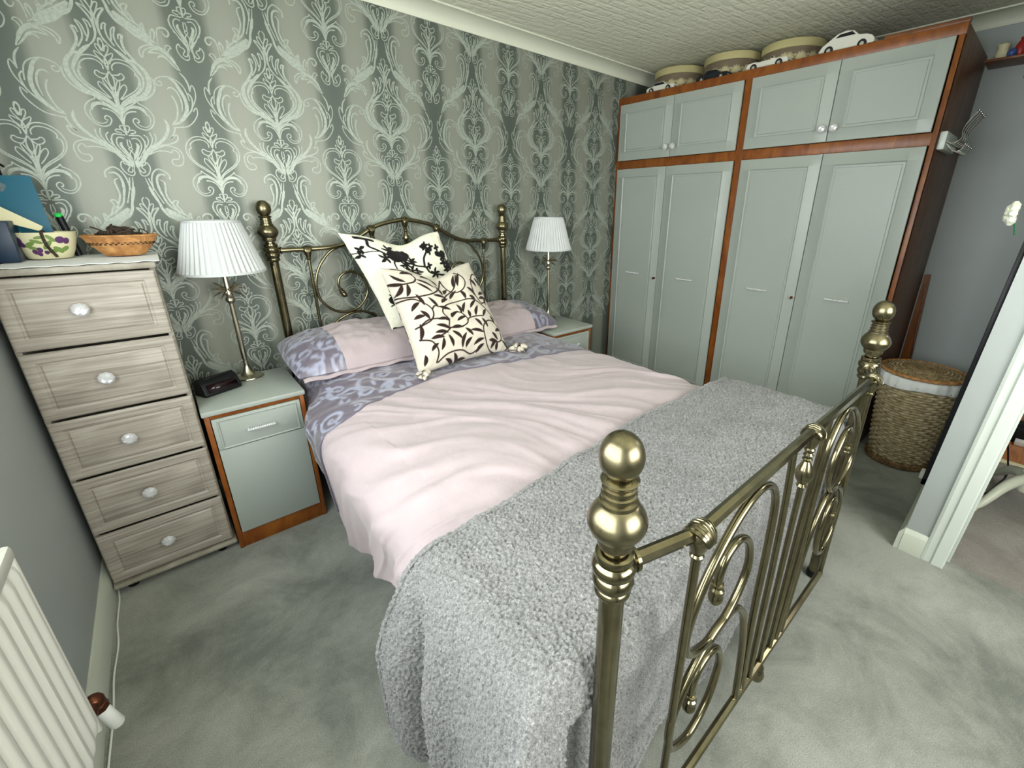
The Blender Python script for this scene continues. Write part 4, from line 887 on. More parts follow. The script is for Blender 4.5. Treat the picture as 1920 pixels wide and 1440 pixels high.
seams = [1.276, 1.028, .776, .535, .290, .054]
for k in range(5):
    z1, z0 = seams[k]-.004, seams[k+1]+.005
    b = MB(); m_ = .003; xa, xb = m_, CW-m_; y0 = 0.
    # front slab with a routed rectangular groove and soft edges
    def panel(u, v):
        x = xa+(xb-xa)*u; z = z0+(z1-z0)*v
        dx, dz = min(x-xa, xb-x), min(z-z0, z1-z); e = min(dx, dz); y = y0
        if e < .008: y += .008*(1-math.sqrt(max(0, 1-(1-e/.008)**2)))
        g = min(dx-.040, dz-.040)
        if abs(g) < .007: y += .0045*math.cos(g/.007*PI/2)
        return (x, y, z)
    us = sorted(set([0, .002/CW, .005/CW, .008/CW] + [(.033+.0014*i)/CW for i in range(11)] + [.2, .35, .5]))
    def mk(vals, n): return sorted(set(vals+[1-q for q in vals]))
    U_ = mk(us, 0); Hh = z1-z0; V_ = mk(sorted(set([0, .002/Hh, .005/Hh, .008/Hh]+[(.033+.0014*i)/Hh for i in range(11)]+[.5])), 0)
    vs = [panel(u, v) for v in V_ for u in U_]; nu = len(U_)
    b.add(vs, [(j*nu+i, j*nu+i+1, (j+1)*nu+i+1, (j+1)*nu+i) for j in range(len(V_)-1) for i in range(nu-1)])
    b.box((xa+.004, .0085, z0+.004), (xb-.004, .019, z1-.004))
    b.box((xa+.02, .02, z0+.01), (xb-.02, CD-.03, z0+.03))
    d = b.build('drawer', M['ashx'], ch)
    zc = (z0+z1)/2+.005; kx = .185+.003*k
    b = MB(); b.lathe([(.006, 0), (.009, -.002), (.007, -.012), (.013, -.016)][::-1], (kx, 0, zc), 12, ax=(0, 1, 0))
    b.build('knob_stem', M['chrome'], d)
    b = MB(); b.lathe([(.001, .037), (.011, .036), (.019, .030), (.0235, .023), (.020, .016), (.009, .013)], (kx, 0, zc), 9, ax=(0, -1, 0))
    kb = b.build('knob', M['crystal'], d, smooth=False)
# things on the chest
b = MB()
def doily(u, v):
    x = .045+.400*u; y = -.500+.42*v
    sc = .007*abs(math.sin(u*PI*11))*sstep(.05, 0, v)
    z = CT+.0028+.0012*math.sin(u*37)*sstep(.2, 0, v)
    return (x, y-sc+.003, z)
b.grid(90, 40, doily); o = b.build('lace_runner', M['liner'], solid=.0015); tag(o, 'white scalloped lace runner lying on top of the tall chest', 'runner')
Zt = CT+.006
pl = thing('ceramic_planter', 'oval cream planter painted with purple fruit and green leaves, on the tall chest', 'planter', (.150, -.215, Zt))
b = MB(); prof = [(.052, 0), (.058, .004), (.070, .030), (.080, .062), (.085, .088), (.087, .092), (.082, .092), (.078, .084), (.064, .03), (.05, .008), (.001, .008)]
b.lathe(prof, (0, 0, 0), 48, caps=False); b.add([(0, 0, 0)], []); b.xf(Matrix.Scale(.78, 4, (0, 1, 0))); bowl = b
def bowl_r(z): return float(np.interp(z, [0, .004, .030, .062, .088], [.052, .058, .070, .080, .085]))
fr_m = mat('painted_plum', (.10, .035, .12), .35); lf_m = mat('painted_leaf', (.17, .27, .07), .4)
def decal(parent, name, items, m):
    b = bowl; b.cur = m
    for (ang, z, rx, rz2, tl) in items:
        pts = []
        R0 = bowl_r(z)
        def pos(a, zz):
            r = bowl_r(zz)+.0016; return (r*math.cos(a), .78*r*math.sin(a), zz)
        n = 14; c = pos(ang, z); c = (c[0]*1.006, c[1]*1.006, c[2]); vs = [c]
        for k in range(n):
            t = 2*PI*k/n; dx, dz = rx*math.cos(t), rz2*math.sin(t); dx, dz = dx*math.cos(tl)-dz*math.sin(tl), dx*math.sin(tl)+dz*math.cos(tl)
            vs.append(pos(ang+dx/.078, z+dz))
        b.add(vs, [(0, 1+k, 1+(k+1) % n) for k in range(n)])
decal(pl, 'painted_fruit', [(-2.35, .066, .012, .014, 0), (-2.28, .052, .009, .010, 0), (-1.95, .026, .009, .009, 0), (-1.82, .019, .008, .008, 0), (-1.75, .033, .008, .009, 0), (-1.02, .066, .013, .012, 0), (-.80, .062, .010, .011, 0), (-1.55, .024, .007, .007, 0)], 1)
decal(pl, 'painted_leaves', [(-2.02, .052, .018, .007, .5), (-1.75, .062, .016, .006, -.4), (-1.45, .05, .019, .007, .9), (-1.30, .028, .017, .007, .2), (-1.1, .032, .018, .008, -.6), (-.86, .034, .014, .008, .5), (-1.62, .076, .014, .005, .2), (-1.30, .072, .015, .006, -.9), (-1.95, .040, .015, .006, -.3)], 2)
bowl.build('bowl', [M['cream'], fr_m, lf_m], pl)
b = MB(); b.tube(cr([(.03, .02, .02), (.012, -.04, .085), (.006, -.067, .094), (.008, -.067, .05), (.022, -.052, .008)], 5), .0045, 8); o = b.build('dark_stem', M['twig'], None); o.location = (.150, -.215, Zt)
tag(o, 'dark stem hanging over the front of the painted planter', 'stem')
def card(name, m, pts, th, label, cat):
    P = [Vector(p) for p in pts]; n = (P[1]-P[0]).cross(P[2]-P[0]).normalized()*th
    b = MB(); b.add(P+[p+n for p in P], [(0, 1, 2, 3), (4, 7, 6, 5), (0, 4, 5, 1), (1, 5, 6, 2), (2, 6, 7, 3), (3, 7, 4, 0)])
    return tag(b.build(name, m, smooth=False), label, cat)
card('teal_folder', M['teal'], [(.040, -.1647, 1.395), (.175, -.1700, 1.372), (.160, -.1200, 1.590), (.040, -.1211, 1.585)], .006, 'teal blue card standing in the planter at the photo edge', 'card')
card('cream_envelope', M['cream'], [(.032, -.235, 1.452), (.150, -.232, 1.402), (.158, -.222, 1.418), (.032, -.222, 1.520)], .003, 'long cream envelope slanting out of the painted planter', 'envelope')
b = MB(); b.box((.024, -.150, Zt), (.120, -.070, 1.475), .004); tag(b.build('storage_box', M['navy']), 'dark navy box behind the planter on the chest', 'box')
b = MB(); b.box((.004, -.33, Zt), (.072, -.19, 1.44), .004); b.xf(Matrix.Translation((.022, 0, 0))); tag(b.build('storage_box', M['navy']), 'dark navy box left of the planter, cut by the photo edge', 'box')
bt = thing('pump_bottle', 'dark glass bottle with black pump behind the teal card', 'bottle', (.082, -.115, 1.4765))
b = MB(); b.lathe([(.022, 0), (.024, .004), (.024, .08), (.010, .098), (.010, .115)], (0, 0, 0), 20); b.build('bottle_body', M['glass'], bt)
b = MB(); b.lathe([(.012, .110), (.013, .115), (.013, .13), (.004, .133), (.004, .15)], (0, 0, 0), 16); b.tube(cr([(0, 0, .148), (.012, -.012, .152), (.026, -.02, .140)], 4), .004, 8); b.build('pump', M['black'], bt)
gl_ = thing('lighter_stick', 'black stick with lime green tip beside the planter', 'stick', (.205, -.145, Zt))
b = MB(); b.tube([(.012, 0, 0), (-.006, 0, .146)], .011, 12); b.build('barrel', M['black'], gl_)
b = MB(); b.lathe([(.011, 0), (.0115, .003), (.009, .008), (.001, .010)], (-.006, -.006, .146), 14, ax=(-.1, -.5, 1)); b.build('tip', M['green'], gl_)
wb = thing('cane_basket', 'oval orange cane basket holding dark dried twigs, on the tall chest', 'basket', (.352, -.245, Zt))
b = MB()
def brib(a, r, z): return 1+.012*math.sin(a*60)
pr = [(.052, .001), (.058, .004), (.070, .018), (.084, .036), (.096, .054), (.106, .070), (.108, .074), (.105, .076), (.100, .070), (.086, .048), (.068, .022), (.05, .010), (.001, .009)]
b.lathe(pr, (0, 0, 0), 160, caps=False, rib=brib)
b.xf(Matrix.Scale(.62, 4, (0, 1, 0))); b.build('basket_body', M['wicko'], wb)
b = MB()
for (zz, rr) in ((.040, .0880), (.054, .0970)):
    pts = [(rr*math.cos(a)*(1+.012*math.sin(a*30)), .62*rr*math.sin(a)*(1+.012*math.sin(a*30)), zz+.002*math.sin(a*30)) for a in np.linspace(0, 2*PI, 240)[:-1]]
    b.tube(pts, .0022, 6, closed=True)
pts = [(.107*math.cos(a), .62*.107*math.sin(a), .075) for a in np.linspace(0, 2*PI, 60)[:-1]]; b.tube(pts, .0042, 8, closed=True)
b.build('braided_rim', M['wicko'], wb)
b = MB()
for row, (zz, rr) in enumerate(((.0445, .0915), (.050, .0950))):
    for k in range(36):
        a = 2*PI*(k+.5*row)/36; b.ball((rr*math.cos(a), .62*rr*math.sin(a), zz), .0030, (1.5, 1.0, .75), 8, 6)
b.build('weave_gaps', M['twig'], wb)
b = MB(); R = random.Random(5)
for k in range(90):
    a = R.uniform(0, 6.28); rr = R.uniform(0, .06); c = Vector((rr*math.cos(a)-.005, .55*rr*math.sin(a), .064+R.uniform(0, .045)*(1-rr/.075))); d = Vector((R.uniform(-1, 1), R.uniform(-.6, .6), R.uniform(-.25, .35))).normalized()*R.uniform(.014, .034)
    e = Vector((R.uniform(-.012, .012), R.uniform(-.01, .01), R.uniform(-.002, .016)))
    b.tube(cr([c-d, c+e, c+d], 3), [.002, .004, .005, .005, .0045, .0032, .001][:7], 6)
b.tube(cr([(-.075, 0, .108), (-.05, 0, .095), (-.03, 0, .075)], 4), .003, 6); b.tube(cr([(.055, 0, .08), (.062, -.01, .098), (.078, 0, .088), (.082, 0, .07)], 4), .0022, 6); b.tube(cr([(-.02, .01, .08), (-.015, .0, .108), (.02, 0, .098)], 4), .004, 6)
o = b.build('dried_twigs', M['twig']); o.location = (.352, -.245, Zt); tag(o, 'tangle of dark dried twigs lying in the cane basket', 'dried twigs'); o['kind'] = 'stuff'

# ------------------------------------------------------------ fitted wardrobe
WX, WL, WH, WM = 3.532, 2.107, 2.335, -1.077
wr = thing('fitted_wardrobe', 'wall-wide fitted wardrobe with grey panelled doors in a red-brown wooden frame', 'wardrobe', (WX, 0, 0))
wo = (WX, 0, 0)
def wp(b, name, m, parent=None, **k): return b.build(name, m, parent or wr, off=wo, **k)
b = MB(); b.box((WX, -WL, 0), (XR-.004, -WL+.018, WH), .001); wp(b, 'side_panel', M['mahog_d'])
b = MB(); b.box((WX+.02, -.018, 0), (XR-.004, -.003, WH), .001); wp(b, 'side_panel', M['mahog_d'])
b = MB(); b.box((WX+.02, WM-.009, 0), (XR-.01, WM+.009, WH-.03), .001); wp(b, 'partition', M['mahog_d'])
b = MB(); b.box((WX+.02, -WL+.018, WH-.026), (XR-.004, -.018, WH-.008), .001); wp(b, 'top_board', M['mahog_d'])
b = MB(); b.box((WX+.03, -WL+.018, 1.83), (XR-.01, -.018, 1.848), .001); b.box((XR-.012, -WL+.02, .05), (XR-.006, -.02, WH-.05)); wp(b, 'back_and_shelf', M['mahog_d'])
def member(a, c, name): 
    b = MB(); b.box(a, c, .0015); wp(b, name, M['mahog'])
FX = WX+.020
member((WX-.004, -WL-.002, WH-.052), (FX, -.003, WH), 'top_rail')
member((WX, -WL, 1.808), (FX, -.018, 1.868), 'middle_rail')
member((WX, -WL, 0), (FX, -.003, .085), 'plinth')
for y in (-WL, WM-.024, -.027): member((WX-.001, y, .085), (FX, y+(.024 if y != WM-.024 else .048), WH-.052), 'stile')
b = MB(); b.box((WX-.006, -WL-.006, WH-.004), (WX+.02, -WL+.33, WH+.014), .002); wp(b, 'loose_batten', M['mahog_d'])
def wdoor(y0, y1, z0, z1, kind, side):
    """y0<y1; outer face towards -x"""
    b = MB(); x0 = WX-.016
    fw, gz = .068, .066
    def pf(u, v):
        y = y0+(y1-y0)*u; z = z0+(z1-z0)*v; dy, dz = min(y-y0, y1-y), min(z-z0, z1-z); e = min(dy, dz); x = x0
        if e < .004: x += .004*(1-math.sqrt(max(0, 1-(1-e/.004)**2)))
        g = min(dy-fw, dz-gz)
        if 0 <= g < .016: x += .0095*math.sin(g/.016*PI)
        if -.006 < g < 0: x -= .0022*math.sin(-g/.006*PI)
        return (x, y, z)
    W_, H_ = y1-y0, z1-z0
    def vals(L, f): 
        a = [0, .0015, .004]+[f-.006, f-.003, f, f+.003, f+.006, f+.009, f+.012, f+.016]
        a = [q/L for q in a]; return sorted(set(a+[1-q for q in a]+[.5]))
    U_, V_ = vals(W_, fw), vals(H_, gz); n = len(U_)
    b.add([pf(u, v) for v in V_ for u in U_], [(j*n+i, j*n+i+1, (j+1)*n+i+1, (j+1)*n+i)[::-1] for j in range(len(V_)-1) for i in range(n-1)])
    b.box((x0+.0045, y0+.0005, z0+.0005), (WX-.001, y1-.0005, z1-.0005))
    d = wp(b, 'upper_door' if kind == 'u' else 'lower_door', M['door'])
    if kind == 'u':
        yk = y0+.030 if side == 'r' else y1-.030; zk = z0+.068
        b = MB(); b.lathe([(.006, 0), (.007, .006), (.005, .012), (.010, .016)], (x0, yk, zk), 12, ax=(-1, 0, 0)); wp(b, 'knob_stem', M['chrome'], d)
        b = MB(); b.lathe([(.009, .012), (.021, .016), (.0245, .022), (.019, .030), (.011, .035), (.001, .036)], (x0, yk, zk), 9, ax=(-1, 0, 0)); wp(b, 'knob', M['crystal'], d, smooth=False)
    else:
        yc = (y0+y1)/2; b = MB()
        bar_handle(b, (x0, yc-.062, .972), (x0, yc+.062, .972), (-.018, 0, 0)); wp(b, 'handle', M['crystal'], d)
        if side == 'l':
            yk = y0+.016 ; b = MB(); b.lathe([(.009, 0), (.009, .002), (.003, .003), (.003, .016)], (x0, yk+.0, .950), 12, ax=(-1, 0, 0)); b.box((x0-.030, yk-.0015, .940), (x0-.014, yk+.0015, .960), .001); wp(b, 'key', M['copper'], d)
    return d
g = .0015
bays = ((-.030, -.535, WM+.026), (WM-.026, -1.600, -WL+.027))
for (ya, ym, yb) in bays:
    wdoor(ym+g, ya-.002, 1.870, WH-.054, 'u', 'r'); wdoor(yb+.002, ym-g, 1.870, WH-.054, 'u', 'l2')
    wdoor(ym+g+(.02 if ya > -.5 else 0), ya-.002, .088, 1.806, 'l', 'l'); wdoor(yb+.002, ym-g+(.02 if ya > -.5 else 0), .088, 1.806, 'l', 'r2')

# hat boxes and toy cars on top
hb_m = m_pattern('brown_floral_box', (.15, .115, .075), (.52, .47, .27), .6, .6)
lid_m = m_paint('cream_floral_lid', (.46, .41, .20), .55, .18, .05)
def hatbox(c, r, h, label, seed):
    t = thing('hat_box', label, 'hat box', c, seed, 'hat boxes on top of the wardrobe')
    b = MB(); b.lathe([(r-.006, 0), (r-.002, .003), (r-.002, h)]+[(r-.002, h)], (0, 0, 0), 10, caps=False); b = MB()
    n, k = 260, 30; uv = []
    def f(u, v): a = 2*PI*u; uv.append((u*6.2832*r, v*h)); return ((r-.003)*math.cos(a), (r-.003)*math.sin(a), v*h)
    b.grid(n, k, f)
    S_ = []; R = random.Random(int(seed*10)); x = .0
    while x < 2*PI*r:
        cy = h*.40
        for q in range(7):
            a = -1.3+2.6*q/6+PI/2; S_.append(leaf(x, cy-.012, x+.030*math.cos(a), cy-.012+.034*math.sin(a), .0062))
        S_.append(leaf(x, cy-.012, x+.01, cy-.035, .005)); S_.append(([.005, .005], [(x+.038, cy+.01), (x+.040, cy+.012)]))
        x += .076
    soft_w[0] = .004
    b.build('box_body', hb_m, t, attr=raster(uv, S_))
    b = MB(); b.lathe([(.001, 0), (r-.004, 0), (r-.004, .002), (.001, .002)], (0, 0, 0), 48, caps=False); b.build('box_base', lid_m, t)
    b = MB(); b.lathe([(r, h-.045), (r+.003, h-.043), (r+.003, h-.002), (r+.001, h+.001), (r-.01, h+.002), (.001, h+.002)], (0, 0, 0), 64, caps=False); b.build('lid', lid_m, t)
ZW = WH-.008
hatbox((3.850, -.345, ZW+.0), .192, .183, 'round brown floral hat box with cream lid, nearest the patterned wall', 1.)
hatbox((3.850, -.775, ZW+.0), .192, .185, 'round brown floral hat box with cream lid, middle of the three', 2.2)
hatbox((3.845, -1.190, ZW+.0), .185, .166, 'round brown floral hat box with cream lid, nearest the doorway', 3.4)
def toycar(loc, L, label, m, kind='sedan'):
    t = thing('toy_car', label, 'toy car', loc, 0, 'model cars along the front edge of the wardrobe top')
    w, h = L*.36, L*.27
    if kind == 'sedan': side = [(-.5, .07), (-.5, .15), (-.47, .18), (-.22, .20), (-.12, .285), (.16, .285), (.27, .20), (.46, .185), (.5, .14), (.5, .07)]
    elif kind == 'open': side = [(-.5, .07), (-.5, .16), (-.46, .19), (-.20, .20), (-.12, .27), (-.10, .20), (.20, .19), (.30, .21), (.47, .19), (.5, .14), (.5, .07)]
    else: side = [(-.5, .07), (-.52, .13), (-.46, .21), (-.36, .25), (-.22, .27), (-.12, .36), (.02, .39), (.18, .36), (.32, .27), (.45, .18), (.5, .10), (.5, .07)]
    b = MB(); b.prism([(x*L, z*L) for x, z in side], 'x', -w/2, w/2)
    bo = b.build('car_body', m, t); md = bo.modifiers.new('b', 'BEVEL'); md.width = L*.022; md.segments = 3; md.limit_method = 'ANGLE'
    if kind == 'sedan': wq = [(-.19, .205), (-.115, .268), (.15, .268), (.235, .205)]
    elif kind == 'open': wq = [(-.18, .21), (-.13, .25), (-.115, .25), (-.115, .21)]
    else: wq = [(-.16, .285), (-.09, .35), (.13, .34), (.21, .285)]
    for s in (-1, 1): b = MB(); b.prism([(x*L, z*L) for x, z in wq], 'x', s*(w/2+.0006)-.0004, s*(w/2+.0006)+.0004); b.build('window', M['black'], t)
    for (yy, s) in ((-.31, -1), (-.31, 1), (.30, -1), (.30, 1)):
        b = MB(); b.lathe([(.030*L, -.03*L), (.078*L, -.03*L), (.082*L, -.02*L), (.082*L, .03*L), (.074*L, .036*L), (.001, .036*L)], (s*w*.47, yy*L, .082*L), 18, ax=(s, 0, 0)); q = b.build('wheel', M['tyre'], t)
        b = MB(); b.lathe([(.042*L, .034*L), (.038*L, .042*L), (.001, .045*L)], (s*w*.47, yy*L, .082*L), 12, ax=(s, 0, 0)); b.build('hubcap', M['chrome'], q)
    b = MB(); b.box((-w*.45, -.515*L, .09*L), (w*.45, -.495*L, .115*L), .001); b.build('bumper', M['chrome'], t); b = MB(); b.box((-w*.45, .495*L, .09*L), (w*.45, .512*L, .115*L), .001); b.build('bumper', M['chrome'], t)
    t.scale = (1, 1, 1); return t
blk = mat('black_car_paint', (.008, .010, .016), .2); wht = mat('cream_car_paint', (.62, .62, .54), .3)
toycar((3.604, -.365, ZW), .245, 'small cream model car in front of the hat box by the patterned wall', wht)
toycar((3.604, -.785, ZW), .235, 'small black model car in front of the middle hat box', blk)
toycar((3.606, -1.155, ZW), .255, 'cream open-top model car in front of the hat box nearest the doorway', wht, 'open')
toycar((3.612, -1.585, ZW+.0), .265, 'larger white rounded model car standing alone, nearest the doorway', wht, 'beetle')

# hook rack on the wardrobe side
hk = thing('hook_rack', 'white hook rail with curved chrome wire hooks on wardrobe side', 'hook rack', (3.575, -WL, 1.83))
b = MB(); b.box((-.005, -.032, -.040), (.30, -.0005, .045), .006); b.build('rail', M['white'], hk)
for k in range(5):
    x = .03+.058*k; b = MB()
    b.tube(cr([(x, -.030, .0), (x, -.055, -.012), (x, -.085, .010), (x, -.080, .050), (x, -.100, .095), (x, -.120, .125)], 5), .0032, 8)
    b.tube(cr([(x, -.030, -.01), (x, -.060, -.045), (x, -.090, -.050), (x, -.105, -.025)], 5), .0032, 8)
    b.ball((x, -.122, .128), .0065, (1, 1, 1), 10, 8); b.ball((x, -.106, -.020), .006, (1, 1, 1), 10, 8); b.build('hook', M['chrome'], hk)
# little shelf of ornaments high on the right wall
b = MB(); b.box((4.10, -2.44, 2.268), (XR-.001, -2.125, 2.280), .002); b.prism([(XR-.001, 2.268), (XR-.07, 2.268), (XR-.001, 2.20)], 'y', -2.30, -2.285)
tag(b.build('wall_shelf', M['mahog_d']), 'small dark shelf high on the wall behind the wardrobe end', 'shelf')
def orn(name, m, loc, fn, label):
    b = MB(); fn(b); o = b.build(name, m); o.location = loc; return tag(o, label, 'ornament', None)
orn('ornament', M['red'], (4.18, -2.25, 2.281), lambda b: b.lathe([(.018, 0), (.026, .01), (.030, .04), (.020, .07), (.010, .085), (.013, .095), (.001, .10)], (0, 0, 0), 16), 'small red ornament on the high dark shelf')
orn('ornament', M['cream'], (4.16, -2.18, 2.281), lambda b: b.lathe([(.020, 0), (.030, .02), (.022, .05), (.028, .07), (.001, .085)], (0, 0, 0), 16), 'small cream ornament on the high dark shelf, next to wardrobe')
orn('ornament', mat('blue_glaze', (.05, .10, .30), .3), (4.15, -2.222, 2.281), lambda b: b.ball((0, 0, .022), .022, (1, 1, 1), 14, 10), 'small blue ball ornament on the high dark shelf')
def leaves(b):
    R = random.Random(9)
    for k in range(16):
        a = R.uniform(0, 6.28); l = R.uniform(.03, .07); el = R.uniform(.1, 1.2); c, s = math.cos(a), math.sin(a)
        p = [(l*q*math.cos(el)*c, l*q*math.cos(el)*s, .04+l*q*math.sin(el)-.02*q*q) for q in (0, .33, .66, 1)]
        b.tube(p, [.003, .009, .008, .001], 4)
    b.lathe([(.016, 0), (.024, .04), (.020, .042), (.001, .04)], (0, 0, 0), 14)
orn('potted_plant', M['leafg'], (4.17, -2.36, 2.281), leaves, 'tiny green leafy plant at the end of the high dark shelf')

# ------------------------------------------------------------ wicker laundry basket
lb = thing('laundry_basket', 'tall round willow laundry basket with lid and white liner, beside the wardrobe', 'laundry basket', (3.700, -2.315, 0))
RB, RT, HB = .150, .190, .575
b = MB(); n, k = 288, 150
def weave(u, v):
    a = 2*PI*u; z = .03+(HB-.04)*v; r = RB+(RT-RB)*min(1, v*1.15)**.8
    row = int(v*34); ph = (row % 2)*PI
    w = math.sin(a*18+ph)*.0065; rr = abs(math.sin(PI*v*34))**.7*.0055
    r = r+w+rr-.006
    return (r*math.cos(a), r*math.sin(a), z)
b.grid(n, 273, weave); b.build('basket_body', M['wick'], lb)
b = MB()
for zz, rr, th_ in ((.018, RB+.002, .013), (.034, RB+.004, .010)):
    pts = [((rr+.003*math.sin(a*36))*math.cos(a), (rr+.003*math.sin(a*36))*math.sin(a), zz+.003*math.cos(a*36)) for a in np.linspace(0, 2*PI, 220)[:-1]]; b.tube(pts, th_, 8, closed=True)
b.lathe([(.001, .012), (RB, .012), (RB, .016), (.001, .016)], (0, 0, 0), 32, caps=False); b.build('base_braid', M['wickd'], lb)
b = MB()
def liner(u, v):
    a = 2*PI*u; r = RT+.006+.004*math.sin(a*23)*.5+.003*math.sin(a*9); z = HB+.012-.070*v-.010*v*math.sin(a*3+.5)
    r += .004*math.sin(v*PI); r -= .02*(1-sstep(0, .12, v)); return (r*math.cos(a), r*math.sin(a), z)
b.grid(180, 12, liner); b.build('liner', M['liner'], lb, solid=.003)
b = MB()
def lid(u, v):
    a = 2*PI*u; r = (RT+.010)*v
    spokes = math.sin(a*24+(int(v*22) % 2)*PI)*.0028*sstep(.15, .3, v); rings = abs(math.sin(PI*v*22))*.0030
    z = HB+.020+.022*(1-v*v)+spokes+rings
    return (r*math.cos(a), r*math.sin(a), z)
b.grid(240, 130, lid); lo = b.build('lid', M['lidw'], lb, solid=.006)
b = MB(); pts = [((RT+.008)*math.cos(a), (RT+.008)*math.sin(a), HB+.022+.003*math.sin(a*40)) for a in np.linspace(0, 2*PI, 200)[:-1]]; b.tube(pts, .009, 8, closed=True); b.build('lid_rim', M['wicko'], lo)
b = MB()
for k in range(46):
    a = 2*PI*k/46
    for q, rr in enumerate((.55, .64, .73, .82)):
        r = (RT+.01)*rr; aa = a+q*.068; b.ball((r*math.cos(aa), r*math.sin(aa), HB+.024+.022*(1-rr*rr)), .0042, (1.2, 1.2, .6), 6, 4)
b.build('lid_weave_dots', M['wick'], lo)
# plank leaning in the corner behind the basket
b = MB(); b.prism([(-2.118, .0), (-2.205, .0), (-2.148, 1.095), (-2.118, 1.09)], 'x', 4.262, 4.282)
o = b.build('wooden_plank', M['mahog'], smooth=False); tag(o, 'narrow orange-brown wooden board standing behind the laundry basket', 'board')
b = MB(); b.tube(cr([(4.255, -2.135, 1.03), (4.25, -2.16, .7), (4.245, -2.19, .3), (4.24, -2.2, .01)], 5), .003, 6); tag(b.build('grey_cable', M['chrome']), 'thin pale cable hanging in front of the leaning board', 'cable')

# mirror on the alcove wall and the hanging flower
mi = thing('wall_mirror', 'tall black-framed mirror seen edge-on beside the doorway wall', 'mirror', (3.02, YD, 0))
x0, x1, z0, z1 = -.238, .22, .34, 1.435
b = MB()
for a, c in (((x0, .001, z0), (x0+.03, .017, z1)), ((x1-.03, .001, z0), (x1, .017, z1)), ((x0, .001, z1-.03), (x1, .017, z1)), ((x0, .001, z0), (x1, .017, z0+.03))): b.box(a, c, .003)
shear_to_image(b); b.build('frame', M['black'], mi)
b = MB(); b.box((x0+.028, .004, z0+.028), (x1-.028, .010, z1-.028)); shear_to_image(b); b.build('mirror_glass', M['mirror'], mi)
fl = thing('hanging_flower', 'cream fabric flower hanging at the top corner of the mirror', 'flower', (2.800, YD-.008, 1.485))
b = MB()
for ringn, (n, l, el) in enumerate(((8, .042, .1), (7, .034, .6), (5, .022, 1.1))):
    for k in range(n):
        a = 2*PI*k/n+ringn*.4; c, s = math.cos(a), math.sin(a)
        p = [(l*q*math.cos(el)*c, .01+l*q*math.sin(el), l*q*math.cos(el)*s) for q in (0, .3, .7, 1)]
        b.tube(p, [.004, .012, .015, .006], 7)
b.build('petals', M['ivory'], fl)
b = MB(); b.tube(cr([(0, .004, -.02), (.002, -.004, -.045), (.0, -.01, -.075)], 4), .004, 6); b.build('stalk', M['leafg'], fl)
b = MB(); b.box((3.41, YD+.016, .060), (3.47, YD+.048, .105), .006); tag(b.build('air_freshener', M['plastic']), 'small white plastic plug beside the base of the laundry basket', 'plug')

# ------------------------------------------------------------ radiator
rd = thing('radiator', 'cream ribbed panel radiator on the left wall, cut by the photo edge', 'radiator', (0, -2.0, 0))
ro = (0, -2.0, 0)
RY1, RY0, RZ0, RZ1 = -1.385, -2.75, .283, .845
b = MB(); n = 400
def rpanel(u, v):
    y = RY0+.012+(RY1-RY0-.024)*u; z = RZ0+(RZ1-.03-RZ0)*v; e = min(v, 1-v)
    rib = (.5+.5*math.cos(2*PI*(y-RY0)/.0500)); rib = sstep(.15, .85, rib)
    return (.082+.011*rib*sstep(0, .05, e), y, z)
b.grid(n, 30, rpanel); b.box((.070, RY0+.012, RZ0), (.080, RY1-.012, RZ1-.03)); b.build('front_panel', M['rad'], rd, off=ro)
b = MB(); b.box((.030, RY0, RZ1-.035), (.096, RY1, RZ1), .009); b.build('top_grille', M['rad'], rd, off=ro)
b = MB(); b.box((.030, RY1-.013, RZ0), (.094, RY1-.001, RZ1-.03), .004); b.build('side_panel', M['rad'], rd, off=ro); b = MB(); b.box((.030, RY0, RZ0), (.094, RY0+.012, RZ1-.03), .004); b.build('side_panel', M['rad'], rd, off=ro)
b = MB(); b.box((.002, -2.5, .6), (.035, -2.46, .7)); b.build('bracket', M['rad'], rd, off=ro); b = MB(); b.box((.002, -1.6, .6), (.035, -1.56, .7)); b.build('bracket', M['rad'], rd, off=ro)
vp = Vector((.085, RY1+.045, .325))
b = MB(); b.tube([(.080, RY1-.004, .325), tuple(vp)], .014, 12); b.ball(tuple(vp), .021, (1, 1, 1), 14, 10)
b.lathe([(.014, .010), (.019, .014), (.019, .030), (.015, .034)], tuple(vp), 8, ax=(.16, .10, -1)); b.build('valve', M['copper'], rd, off=ro)
b = MB(); b.lathe([(.013, .030), (.015, .034), (.0155, .108), (.013, .114), (.001, .115)], tuple(vp), 20, ax=(.16, .10, -1)); b.build('valve_cap', M['plastic'], rd, off=ro)
b = MB(); b.tube(cr([tuple(vp), (vp.x-.04, vp.y-.002, vp.z-.004), (.002, vp.y-.002, vp.z-.004)], 4), .0075, 12); b.build('pipe', M['copper'], rd, off=ro)
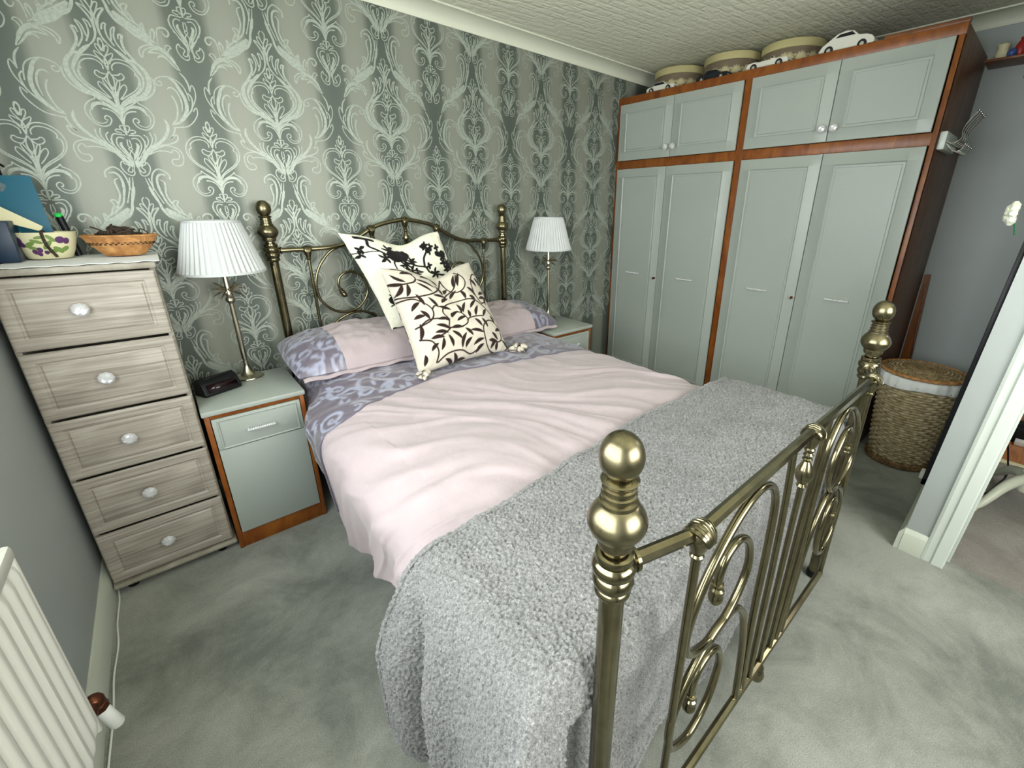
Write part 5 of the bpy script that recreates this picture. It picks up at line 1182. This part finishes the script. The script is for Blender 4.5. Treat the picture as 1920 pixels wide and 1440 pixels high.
b = MB(); b.tube(cr([(.024, -.44, .004), (.031, -.52, .004), (.030, -.66, .005), (.036, -.78, .004), (.030, -.92, .005), (.034, -1.08, .004), (.030, -1.3, .005), (.03, -1.6, .004)], 6), .0028, 6)
tag(b.build('thin_cable', M['plastic']), 'thin white cable running along the floor beside the left skirting', 'cable')

# ------------------------------------------------------------ landing things
pt_ = thing('pedestal_table', 'ivory painted pedestal table with turned column and curved feet, on the landing', 'table', (3.635, -2.865, .001))
b = MB(); b.lathe([(.02, .085), (.036, .09), (.044, .11), (.040, .15), (.030, .175), (.034, .19), (.038, .20), (.030, .215), (.026, .23), (.034, .27), (.040, .32), (.034, .40), (.024, .50), (.028, .53), (.036, .56), (.024, .60)], (0, 0, 0), 28); b.build('column', M['ivory'], pt_)
for k in range(3):
    a = math.radians(148+120*k); c, s = math.cos(a), math.sin(a)
    P_ = cr([(.02, .16), (.08, .155), (.15, .125), (.21, .075), (.26, .035), (.31, .018)], 5)
    b = MB(); b.tube([(r*c, r*s, z) for r, z in P_], [.030-.016*i/(len(P_)-1) for i in range(len(P_))], 12); b.ball((.31*c, .31*s, .018), .018, (1.3, 1.3, .9), 12, 8); b.build('leg', M['ivory'], pt_)
b = MB(); b.lathe([(.05, .59), (.22, .60), (.235, .61), (.235, .625), (.22, .63), (.001, .63)], (0, 0, 0), 40, caps=False); b.build('table_top', M['ivory'], pt_)
b = MB(); b.tube(cr([(4.3, -2.70, .40), (4.18, -2.73, .25), (4.02, -2.78, .10), (3.95, -2.80, .012), (3.80, -2.775, .008), (3.66, -2.75, .008), (3.60, -2.72, .008), (3.70, -2.70, .008), (3.78, -2.74, .010)], 6), .0045, 6)
tag(b.build('black_cable', M['black']), 'black cable trailing across the landing carpet behind the pedestal table', 'cable')
b = MB(); b.box((4.55, -2.92, .005), (4.72, -2.70, .12), .01); tag(b.build('storage_box', M['black']), 'low black box on the orange wooden floor beyond the doorway', 'box')
b = MB(); b.box((4.50, -2.86, .005), (4.545, -2.80, .045), .006); tag(b.build('adapter', M['plastic']), 'small white adapter beside the black box on the wooden floor', 'adapter')
